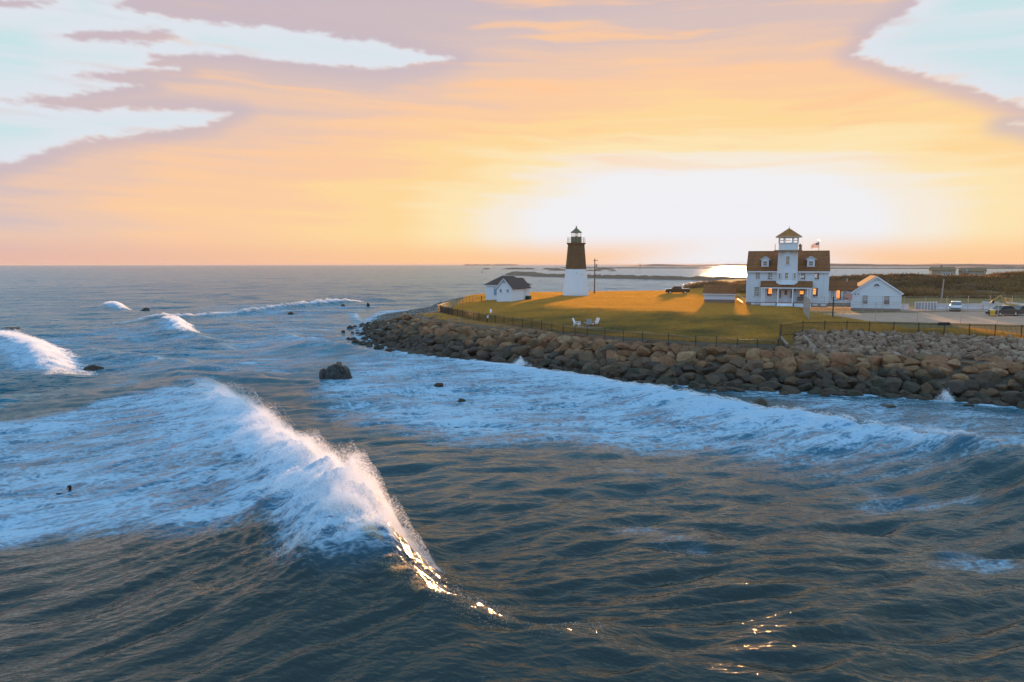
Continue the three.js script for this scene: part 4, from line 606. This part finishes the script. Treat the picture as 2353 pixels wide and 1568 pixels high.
// ---------- poles ----------
{ const t = thing('utility_pole', 'weathered utility pole with transformer right of the lighthouse', 'utility pole', V(19.9, 165, -.1)); part('pole', C(.11, .17, 8.6, 0, 4.3, 0, 10), M.wood, t); part('crossarm', [B(1.1, .1, .1, .2, 8.1, 0), C(.05, .06, .2, .6, 8.25, 0, 6), C(.05, .06, .2, -.2, 8.25, 0, 6)], M.wood, t); part('transformer', [C(.22, .22, .75, .42, 6.9, .1, 12), B(.3, .08, .1, .2, 7.0, .05)], M.grey, t); }
{ const t = thing('utility_pole', 'leaning grey pole in front of the brushy hillside behind the parking lot', 'utility pole', V(78.5, 125, -.1)); t.rotation.z = -R(3.5); part('pole', C(.1, .15, 5.2, 0, 2.6, 0, 10), Mat([.36, .29, .24], .85), t); part('crossarm', B(.7, .08, .08, 0, 2.2, 0), M.wood, t); }
{ const t = thing('flagpole', 'flagpole rising behind the right end of the station house roof', 'flagpole', V(60.6, 136, 0)); part('pole', C(.045, .09, 12.4, 0, 6.2, 0, 10), M.galv, t); part('ball', new THREE.SphereGeometry(.13, 10, 8).translate(0, 12.5, 0), M.chrome, t);
  const g = new THREE.PlaneGeometry(2.3, 1.35, 24, 10), p = g.attributes.position; for (let i = 0; i < p.count; i++) { const u = (p.getX(i) + 1.15) / 2.3, v = p.getY(i); p.setXYZ(i, -2.3 * u * .86, v * (1 - .35 * u) - .55 * u * u + .2, .16 * sin(u * 9) * u + .1 * v * u); } g.computeVertexNormals();
  const cv = document.createElement('canvas'); cv.width = 256; cv.height = 150; const c = cv.getContext('2d'); for (let i = 0; i < 13; i++) { c.fillStyle = i % 2 ? '#f4efe6' : '#8c3a2c'; c.fillRect(0, i * 150 / 13, 256, 150 / 13 + 1); } c.fillStyle = '#24305e'; c.fillRect(0, 0, 104, 81); c.fillStyle = '#fff'; for (let j = 0; j < 5; j++) for (let i = 0; i < 6; i++) { c.beginPath(); c.arc(9 + i * 17, 9 + j * 16, 3, 0, 7); c.fill(); } const ft = new THREE.CanvasTexture(cv); ft.colorSpace = THREE.SRGBColorSpace;
  const f = whole('flag', g, Mat([1, 1, 1], .9, { map: ft, transmission: .4, thickness: 0 }), 'striped national flag with blue canton flying from the flagpole', 'flag', [0, 0, 0]); f.position.set(...V(60.55, 136, 11.4)); f.scale.setScalar(.78); }
{ const t = thing('basketball_hoop', 'dark basketball post with long arm and board on the sports court', 'basketball hoop', [46.9, courtY, -99.6], 0); part('post', C(.08, .1, 3.0, 0, 1.5, 0, 10), M.iron, t); part('arm', [beam([0, 2.45, 0], [2.2, 2.75, -.1], .07, .07), beam([0, 2.9, 0], [1.9, 2.95, -.1], .05, .05)], M.iron, t); part('backboard', B(.06, 1.0, 1.5, 2.2, 3.0, -.1, R(12)), Mat([.6, .3, .25], .5), t); part('rim', new THREE.TorusGeometry(.23, .015, 6, 16).rotateX(PI / 2).translate(2.5, 2.75, -.1), M.red, t); }

// ---------- vehicles ----------
function wheels(t, L, wd, r) { for (const x of L) for (const s of [-1, 1]) { const w = part('wheel', new THREE.CylinderGeometry(r, r, .22, 20).rotateX(PI / 2).translate(x, r, s * (wd / 2 - .1)), M.tire, t); part('rim', new THREE.CylinderGeometry(r * .58, r * .58, .235, 14).rotateX(PI / 2).translate(x, r, s * (wd / 2 - .1)), M.chrome, w); } }
function car(label, pos, turn, paint, name = 'parked_car') {
  const t = thing(name, label, 'car', pos, turn), wd = 1.72;
  part('body', slab([[-2.2, .3], [-2.25, .62], [-2.1, .86], [-1.2, .96], [1.55, .97], [2.15, .9], [2.28, .6], [2.22, .3], [1.75, .28], [1.62, .5], [1.38, .62], [1.12, .5], [1.0, .28], [-1.0, .28], [-1.12, .5], [-1.38, .62], [-1.62, .5], [-1.75, .28]], wd - .12, .06).translate(0, 0, -(wd - .12) / 2), paint, t);
  part('cabin', slab([[-1.25, .98], [-.55, 1.4], [.85, 1.42], [1.6, .98]], wd - .44, .07).translate(0, 0, -(wd - .44) / 2), Mat([.03, .035, .04], .08), t);
  part('roof', slab([[-.62, 1.44], [-.5, 1.5], [.8, 1.52], [.98, 1.44]], wd - .5, .04).translate(0, 0, -(wd - .5) / 2), paint, t);
  for (const s of [-1, 1]) { part('headlight', B(.08, .14, .4, -2.27, .7, s * .6), Mat([.8, .8, .8], .15), t); part('taillight', B(.06, .14, .35, 2.3, .72, s * .6), M.red, t); part('mirror', B(.12, .12, .2, -.8, 1.05, s * .95), paint, t); } part('bumper', B(.08, .16, 1.5, -2.3, .42, 0), M.dark, t); wheels(t, [-1.38, 1.38], wd, .32); return t;
}
const paint = c => Mat(c, .3, { clearcoat: 1, clearcoatRoughness: .08 });
{ const y = ground(75, 113.8) + .05;
  car('white car parked facing the court in front of the white barrier wall', [74.2, y, -114.0], R(58), paint([.75, .75, .75]));
  car('dark car parked beside the yellow barrels near the right edge', [73.9, y, -102.6], R(12), paint([.02, .018, .016]));
  car('black and white car cut by the right edge of the picture', [77.6, y, -103.5], R(6), paint([.05, .045, .04]));
  // yellow barrels
  const b = thing('yellow_barrel', 'stacked yellow barrels beside the dark car', 'barrel', [71.6, y, -101.5]); part('barrel', new THREE.LatheGeometry([[0, 0], [.3, 0], [.33, .1], [.3, .2], [.33, .3], [.3, .42], [0, .42]].map(p => new THREE.Vector2(...p)), 16), Mat([.75, .38, .02], .5), b); part('barrel', new THREE.LatheGeometry([[0, .43], [.28, .43], [.31, .55], [.33, .72], [.36, .86], [.3, .9], [0, .9]].map(p => new THREE.Vector2(...p)), 16), Mat([.8, .45, .03], .5), b);
  const e = thing('excavator', 'small yellow excavator with raised boom behind the dark cars', 'excavator', [83.2, y, -114], R(-20)), ye = Mat([.45, .27, .06], .5); part('track', [slab([[-1.1, .15], [-.9, 0], [.9, 0], [1.1, .15], [1.1, .4], [.9, .5], [-.9, .5], [-1.1, .4]], .3).translate(0, 0, .5), slab([[-1.1, .15], [-.9, 0], [.9, 0], [1.1, .15], [1.1, .4], [.9, .5], [-.9, .5], [-1.1, .4]], .3).translate(0, 0, -.8)], M.tire, e); part('body', [B(1.7, .55, 1.3, .15, .85, 0)], ye, e); const cb = part('cab', [B(.9, .08, .8, -.25, 2.05, -.2), B(.07, .9, .07, -.68, 1.6, -.55), B(.07, .9, .07, .18, 1.6, -.55), B(.07, .9, .07, -.68, 1.6, .15), B(.07, .9, .07, .18, 1.6, .15)], ye, e); part('pane', B(.86, .9, .7, -.25, 1.58, -.2), M.glass, cb); part('boom', [beam([-.6, 1.0, .3], [-1.5, 2.5, .3], .18, .25)], ye, e); part('stick', beam([-1.5, 2.5, .3], [-2.6, 1.6, .3], .14, .18), ye, e); part('bucket', slab([[-2.9, 1.2], [-2.4, 1.15], [-2.35, 1.6], [-2.6, 1.7]], .5).translate(0, 0, .05), M.iron, e);
  // concrete barrier sections
  for (let i = 0; i < 8; i++) { const x = 66.6 + i * 3.3, dd = 117.2 + i * .35; if (i === 1) continue; const t = whole('barrier', slab([[-.3, 0], [.3, 0], [.28, .12], [.13, .35], [.1, .98], [-.1, .98], [-.13, .35], [-.28, .12]], 3.2, .02).rotateY(PI / 2).translate(-1.6, 0, 0), Mat([.86, .78, .74], .8, { map: grain }), ['leftmost white concrete barrier section, just right of the gabled building', '', 'white concrete barrier section behind the white enclosure, left of the leaning pole', 'white concrete barrier section left of the white car beyond the parking lot', 'white concrete barrier section directly behind the white car', 'white concrete barrier section right of the white car, before the sign board', 'white concrete barrier section under the blank white sign board', 'rightmost white concrete barrier section, beside the excavator'][i], 'barrier', [x, ground(x, dd) - .02, -dd], R(6), 'white barrier sections beyond the parking lot'); }
  { const t = thing('white_enclosure', 'white post and rail enclosure right of the gabled building', 'enclosure', [70.2, y, -115.6], R(5)); for (let i = 0; i < 8; i++) part('post', B(.09, 1.3, .09, -2 + i * .55, .65, 0), M.trim, t); part('top_rail', B(4.1, .1, .12, -.05, 1.32, 0), M.trim, t); part('panel', [...Array(7)].map((_, i) => B(.45, 1.0, .03, -1.72 + i * .55, .6, -.02)), Mat([.42, .36, .36], .7), t); }
  { const t = thing('sign_board', 'blank white sign board on posts behind the barrier near the right edge', 'sign', [81.6, y, -116.4], R(-30)); part('board', B(2.4, .62, .06, 0, 1.05, 0), Mat([.62, .62, .56], .6), t); for (const s of [-1, 1]) part('post', B(.08, .8, .08, s * 1.0, .38, -.08), M.wood, t); }
  { const t = thing('handrail', 'white sloping handrail at the right edge beyond the excavator', 'handrail', [85.4, y, -114.6], R(-25)); part('rail', beam([-2, 1.35, 0], [2, .95, 0], .1, .12), M.trim, t); part('baluster', [...Array(14)].map((_, i) => B(.04, 1.2 - i * .03, .04, -1.95 + i * .3, .6 - i * .015, 0)), M.galv, t); }
}
{ // pickup truck on the lawn
  const t = thing('pickup_truck', 'dark pickup truck parked on the far edge of the lawn', 'pickup truck', V(39.9, 165, 0), -R(8)), wd = 1.9, pt = paint([.045, .030, .012]);
  part('body', slab([[-2.75, .45], [-2.8, .95], [-2.7, 1.12], [-1.3, 1.22], [2.75, 1.22], [2.8, .6], [2.7, .5], [2.2, .48], [2.05, .78], [1.75, .9], [1.45, .78], [1.3, .48], [-1.3, .45], [-1.42, .78], [-1.75, .9], [-2.05, .78], [-2.2, .45]], wd - .14, .07).translate(0, 0, -(wd - .14) / 2), pt, t);
  const cb = part('cab', [B(1.62, .09, 1.5, .0, 1.84, 0), ...[-1, 1].flatMap(s => [beam([-1.32, 1.2, s * .8], [-.72, 1.84, s * .7], .07, .08), beam([.2, 1.2, s * .8], [.16, 1.84, s * .72], .2, .06), beam([.95, 1.2, s * .8], [.8, 1.84, s * .72], .12, .06)])], pt, t); part('pane', slab([[-1.26, 1.22], [-.72, 1.8], [.78, 1.8], [.92, 1.22]], 1.46).translate(0, 0, -.73), Mat([.12, .09, .07], .1, { transmission: .5, thickness: 0 }), cb);
  part('tailgate', B(.06, .55, 1.7, 2.82, .95, 0), pt, t); part('bumper', [B(.1, .18, 1.8, -2.85, .55, 0)], M.chrome, t); for (const s of [-1, 1]) part('headlight', B(.06, .2, .4, -2.84, .88, s * .65), Mat([.7, .7, .7], .2), t); wheels(t, [-1.75, 1.75], wd, .4);
}
{ const g = new THREE.CapsuleGeometry(.2, 1.25, 8, 20).rotateZ(PI / 2), p = g.attributes.position; for (let i = 0; i < p.count; i++) { const s = 1 + .1 * fbm(p.getX(i) * 3, p.getY(i) * 4 + p.getZ(i) * 3, 3); p.setXYZ(i, p.getX(i), p.getY(i) * s, p.getZ(i) * s); } g.computeVertexNormals(); whole('rolled_tarpaulin', g, M.rubber, 'black oblong bundle lying at the near edge of the sports court', 'bundle', V(55.4, 87.2, .17), R(4)); }

// ---------- far shore, breakwaters, buoy ----------
const warm = Mat([.22, .13, .07], .95, { map: rockTex, bumpMap: rockTex, bumpScale: .3 });
function breakwater(label, L, w, h, seed, step = 4, gapy = 0) {
  const P = resample(L, step), pos = [], ix = [], uv = [], n = 9, r = rng(seed);
  P.forEach(([x, d], i) => { const a = P[max(0, i - 1)], b = P[min(P.length - 1, i + 1)], tx = b[0] - a[0], td = b[1] - a[1], l = hypot(tx, td), nx = -td / l, nd = tx / l, e = min(1, min(i, P.length - 1 - i) / 4); const low = gapy ? sm(-.05, .12, fbm(x * .012 + seed, d * .012, 2) + gapy) : 1; for (let k = 0; k < n; k++) { const u = k / (n - 1) * 2 - 1; const y = -1.2 + (h + 1.2) * (1 - abs(u) ** 1.6) * (.35 + .65 * e) * low + (r() - .5) * h * .42; pos.push(x + nx * u * w + (r() - .5) * step * .4, y, -(d + nd * u * w)); uv.push(i * .6, k * .5); } });
  for (let i = 0; i + 1 < P.length; i++) for (let k = 0; k + 1 < n; k++) { const a = i * n + k; ix.push(a, a + 1, a + n, a + 1, a + n + 1, a + n); }
  const g = new THREE.BufferGeometry(); g.setAttribute('position', new THREE.Float32BufferAttribute(pos, 3)); g.setAttribute('uv', new THREE.Float32BufferAttribute(uv, 2)); g.setIndex(ix); g.computeVertexNormals(); whole('breakwater', g, warm, label, 'breakwater');
}
breakwater('brown rock breakwater running across the water behind the lighthouse', [[2, 835], [10, 815], [26, 700], [80, 610], [150, 520], [215, 470]], 9, 3.1, 3, 3);
breakwater('broad rocky end of the breakwater left of the lighthouse', [[-2, 800], [14, 770], [34, 745]], 16, 4.2, 4, 3);
breakwater('thin broken line of rocks far out left of the lighthouse', [[-160, 1900], [-40, 1880], [60, 1850], [250, 1700], [330, 1560]], 9, 3.4, 5, 9, .1);
breakwater('low broken reef of rocks between the far breakwater and the lighthouse', [[40, 1480], [110, 1440], [190, 1300], [240, 1260]], 8, 2.6, 6, 7, -.02);
breakwater('long thin far breakwater reaching to the right edge', [[150, 2500], [700, 2300], [1250, 2080], [1800, 2050]], 8, 3.2, 7, 12);
{ const t = thing('channel_buoy', 'red and white channel buoy on the water beyond the small white building', 'buoy', [-41, 0, -949]); part('hull', C(.9, 1.1, 1.1, 0, .3, 0, 14), M.trim, t); part('cage', [...octagon(.8, 4, 0).map(([a, b]) => bar([a, .8, b], [a * .4, 3.2, b * .4], .09)), C(.5, .7, 1.3, 0, 1.5, 0, 10)], M.red, t); part('lantern', [C(.25, .3, .6, 0, 3.6, 0, 10)], M.dark, t); }
{ const t = thing('beacon_tower', 'slim beacon on the far breakwater right of the utility pole', 'beacon', [236, 2, -1265]); part('lattice', [...octagon(1.6, 4, PI / 4).map(([a, b]) => bar([a, 0, b], [a * .35, 10, b * .35], .14)), ...[2.5, 5, 7.5].flatMap(h => octagon(1.6 - h * .1, 4, PI / 4).map(([a, b], i, L) => bar([a, h, b], [L[(i + 1) % 4][0], h, L[(i + 1) % 4][1]], .1)))], Mat([.3, .2, .17], .8), t); part('lantern', [C(.9, .9, .3, 0, 10.1, 0, 10), C(.5, .6, 1.5, 0, 11, 0, 10), C(.05, .8, .6, 0, 12, 0, 10)], Mat([.2, .14, .12], .7), t); }
{ // far coast hills
  const coast = (x0, x1, d0, d1, h, seed, back, e0 = 1, e1 = 1) => { const n = 150, m = 10, pos = [], ix = []; for (let i = 0; i <= n; i++) for (let k = 0; k <= m; k++) { const u = i / n, v = k / m, x = lerp(x0, x1, u), d = lerp(d0, d1, u) + v * back; const env = (e0 ? sm(0, .12, u) : 1) * (e1 ? sm(1, .88, u) : 1); pos.push(x, -2 + (h * (.55 + .5 * fbm(u * 7 + seed, v * 1.5, 3) + .10 * fbm(u * 60, v * 9 + seed, 2)) + 2) * sin(min(1, v * 1.4) * PI / 2) * env * (v > .9 ? .6 : 1), -d); } for (let i = 0; i < n; i++) for (let k = 0; k < m; k++) { const a = i * (m + 1) + k; ix.push(a, a + m + 1, a + 1, a + 1, a + m + 1, a + m + 2); } const g = new THREE.BufferGeometry(); g.setAttribute('position', new THREE.Float32BufferAttribute(pos, 3)); g.setIndex(ix); g.computeVertexNormals(); part('far_hills', g, Mat([.10, .075, .055], 1), scene).userData.kind = 'structure'; };
  coast(700, 5200, 5200, 3900, 30, 3, 700, 1, 0); coast(1900, 4200, 3000, 2600, 10, 9, 300, 1, 0); coast(-900, 200, 11500, 11500, 36, 5, 500, 1, 1);
}
// ---------- brush on the hillside ----------
{
  const r = rng(321), v = [], n3 = new THREE.Vector3(); for (let i = 0; i < 46; i++) { const z = r() * .95 + .05, a = r() * 6.283, q = sqrt(max(0, 1 - (z * .8) ** 2)), R0 = .5 + .5 * sqrt(r()), c = [q * cos(a) * R0, z * R0, q * sin(a) * R0], s = .06 + .07 * r(), b = r() * 6.28; v.push(c[0] + s * cos(b), c[1] - s * .6, c[2] + s * sin(b), c[0] - s * cos(b), c[1] - s * .2, c[2] - s * sin(b), c[0] * 1.12 + (r() - .5) * .1, c[1] * 1.1 + s * 2.2, c[2] * 1.12); } for (let i = 0; i < 14; i++) { const a = r() * 6.28, l = .5 + .5 * r(); v.push(-.012, 0, 0, .012, 0, 0, cos(a) * l * .8, l, sin(a) * l * .8); }
  const g = new THREE.BufferGeometry(); g.setAttribute('position', new THREE.Float32BufferAttribute(v, 3)); g.computeVertexNormals();
  const spots = []; for (let i = 0; i < 90000 && spots.length < 9500; i++) { const x = 46 + r() * 266, d = 134 + r() * 250; if (x / d > .92 || x / d < .2) continue; const b = -side(rearS, x, d)[0]; if (b < 4) continue; const H = hill(x, d); if (H < .25) continue; const nn = fbm(x * .05, d * .05, 3); if (r() > .5 + nn * 1.3) continue; spots.push([x, d, nn]); }
  const im = new THREE.InstancedMesh(g, Mat([1, 1, 1], 1, { transmission: .3, thickness: 0 }), spots.length), o = new THREE.Object3D(), k = new THREE.Color();
  spots.forEach(([x, d, nn], i) => { const s = .55 + r() * .7 + max(0, nn) * 1.1; o.position.set(x, ground(x, d) - .1, -d); o.rotation.set(0, r() * 6.28, 0); o.scale.set(s * 1.35, s, s * 1.35); o.updateMatrix(); im.setMatrixAt(i, o.matrix); const c = mix3([.14, .078, .024], [.36, .19, .052], clamp(.45 + fbm(x * .03 + 9, d * .03, 2) + (r() - .5) * .5)); if (x > 190 && r() < .4) c[1] *= 1.15; im.setColorAt(i, k.setRGB(...c)); });
  im.name = 'brush'; tag(im, 'brown and olive brush covering the hillside behind the parking lot', 'brush', null, 'stuff'); scene.add(im);
}
// ---------- cottages beyond the brush ----------
{
  const sh = Mat([.46, .36, .25], .9, { map: shingle }), rf = Mat([.30, .17, .075], .9, { map: shingle });
  const cottage = (label, x, d, turn, W, D, E, RG, base, extra) => { const t = thing('cottage', label, 'house', [x, base, -d], turn); part('wall', [B(W, E, .15, 0, E / 2, D / 2), B(W, E, .15, 0, E / 2, -D / 2), ...[-1, 1].map(s => slab([[-D / 2 + .1, 0], [D / 2 - .1, 0], [D / 2 - .1, E], [0, RG - .1], [-D / 2 + .1, E]], .15).rotateY(-PI / 2).translate(s * (W / 2) + .07, 0, 0))], sh, t); part('roof', [sheet([-W / 2 - .3, E - .15, D / 2 + .35], [W / 2 + .3, E - .15, D / 2 + .35], [W / 2 + .3, RG, 0], [-W / 2 - .3, RG, 0]), sheet([W / 2 + .3, E - .15, -D / 2 - .35], [-W / 2 - .3, E - .15, -D / 2 - .35], [-W / 2 - .3, RG, 0], [W / 2 + .3, RG, 0])], rf, t); extra(t, W, D, E); return t; };
  const pane = Mat([.05, .05, .06], .1);
  const cw = (t, x, y, w, h, z) => { const f = part('window', [B(w + .16, .08, .08, x, y + h, z), B(w + .16, .08, .08, x, y, z), B(.08, h, .08, x - w / 2, y + h / 2, z), B(.08, h, .08, x + w / 2, y + h / 2, z)], M.trim, t); part('pane', B(w, h, .03, x, y + h / 2, z), pane, f); };
  cottage('brown shingled cottage with a porch, left of two beyond the brush', 207, 330, -R(20), 9.6, 6, 4.2, 5.7, 5.3, (t, W, D, E) => { for (const x of [.2, 1.3, 2.2, 3.2]) cw(t, x, 1.6, .7, 1.2, D / 2 + .1); part('chimney', B(.7, 1.2, .7, -.5, 6.1, -.6), M.stone, t); part('deck', [B(6, .15, 2, 1.2, .9, D / 2 + 1.0), B(6, .1, .1, 1.2, 1.9, D / 2 + 1.9)], M.trim, t); });
  cottage('brown shingled cottage with a front dormer, right of two beyond the brush', 221.5, 330, -R(44), 10, 6, 3.9, 5.4, 5.2, (t, W, D, E) => { part('dormer', [slab([[-1.1, 2.6], [1.1, 2.6], [1.1, 4.1], [0, 5.1], [-1.1, 4.1]], 2.6).translate(-2.2, 0, D / 2 - 1.6)], sh, t); cw(t, -2.2, 2.9, .8, 1, D / 2 + 1.05); for (const x of [.6, 2.6]) cw(t, x, 1.4, .9, 1.1, D / 2 + .1); });
  cottage('low flat shingled cottage half hidden by brush left of the two cottages', 178.5, 300, -R(28), 8.8, 6, 2.0, 3.1, 4.9, (t, W, D, E) => { for (const x of [-2, 0, 2]) cw(t, x, .7, .8, .9, D / 2 + .1); });
}
// ---------- swimmer ----------
{
  const field = (bones, lo, hi, cell) => { const size = max(hi[0] - lo[0], hi[1] - lo[1], hi[2] - lo[2]), n = Math.ceil(size / cell) + 2, mc = new MarchingCubes(n, new THREE.MeshBasicMaterial(), false, false, 120000); mc.isolation = 0; const c = [0, 1, 2].map(k => (lo[k] + hi[k]) / 2), K = .03;
    for (let k = 0; k < n; k++) for (let j = 0; j < n; j++) for (let i = 0; i < n; i++) { const p = [i, j, k].map((q, a) => c[a] + (q / n * 2 - 1) * size / 2); let D = 1e3; for (const [a, b, ra, rb] of bones) { const e = [b[0] - a[0], b[1] - a[1], b[2] - a[2]], w = [p[0] - a[0], p[1] - a[1], p[2] - a[2]], l = e[0] ** 2 + e[1] ** 2 + e[2] ** 2, t = l ? clamp((w[0] * e[0] + w[1] * e[1] + w[2] * e[2]) / l) : 0, q = hypot(w[0] - e[0] * t, w[1] - e[1] * t, w[2] - e[2] * t) - lerp(ra, rb, t); const h = max(K - abs(D - q), 0) / K; D = min(D, q) - h * h * K * .25; } mc.field[i + j * n + k * n * n] = -D; }
    mc.update(); const N = mc.count, g = new THREE.BufferGeometry(), P = new Float32Array(mc.positionArray.subarray(0, N * 3)), Q = new Float32Array(mc.normalArray.subarray(0, N * 3)); for (let i = 0; i < N; i++) for (let a = 0; a < 3; a++) P[i * 3 + a] = P[i * 3 + a] * size / 2 + c[a]; g.setAttribute('position', new THREE.BufferAttribute(P, 3)); g.setAttribute('normal', new THREE.BufferAttribute(Q, 3)); return g; };
  const x = -22.9, d = 34.2, t = thing('person', 'person with dark hair swimming in the foam behind the breaking wave', 'person', [x, seaHeight(x, d) + .02, -d], R(-65));
  // faces +z in its own axes: head above the water, shoulders awash, one arm reaching forward
  const body = field([[[0, .02, -.02], [0, -.06, -.04], .06, .07], [[-.2, -.09, -.06], [.2, -.09, -.06], .085, .085], [[0, -.14, -.06], [0, -.42, -.16], .16, .13], [[.2, -.09, -.06], [.32, -.08, .16], .065, .05], [[.32, -.08, .16], [.30, -.02, .42], .048, .034], [[.3, -.02, .42], [.3, -.01, .5], .034, .03], [[-.2, -.09, -.06], [-.34, -.16, .1], .065, .05]], [-.5, -.6, -.4], [.5, .15, .6], .022); body.deleteAttribute('uv');
  part('wetsuit', body, Mat([.015, .02, .04], .4), t);
  const head = field([[[0, .16, 0], [0, .18, -.015], .088, .086], [[0, .10, .03], [0, .09, .045], .058, .05], [[0, .14, .092], [0, .115, .108], .012, .017], [[-.085, .14, .0], [-.088, .12, .0], .018, .012], [[.085, .14, .0], [.088, .12, .0], .018, .012], [[-.022, .075, .083], [.022, .075, .083], .012, .012], [[0, .08, 0], [0, -.02, -.02], .05, .055]], [-.13, -.06, -.13], [.13, .29, .15], .006);
  const hd = part('head', head, Mat([.42, .26, .18], .5), t);
  part('hair', field([[[0, .185, -.02], [0, .19, -.03], .096, .094], [[0, .12, -.06], [0, .06, -.06], .07, .05], [[-.08, .15, -.02], [-.075, .11, -.03], .022, .02], [[.08, .15, -.02], [.075, .11, -.03], .022, .02]].map(b => b), [-.14, 0, -.17], [.14, .31, .1], .007), Mat([.008, .006, .005], .35), hd);
  part('eyes', [-1, 1].map(s => new THREE.SphereGeometry(.011, 8, 6).translate(s * .033, .152, .08)), M.dark, hd);
}
scene.traverse(o => { if (o.isMesh) o.castShadow = o.receiveShadow = true; });
renderer.render(scene, camera);
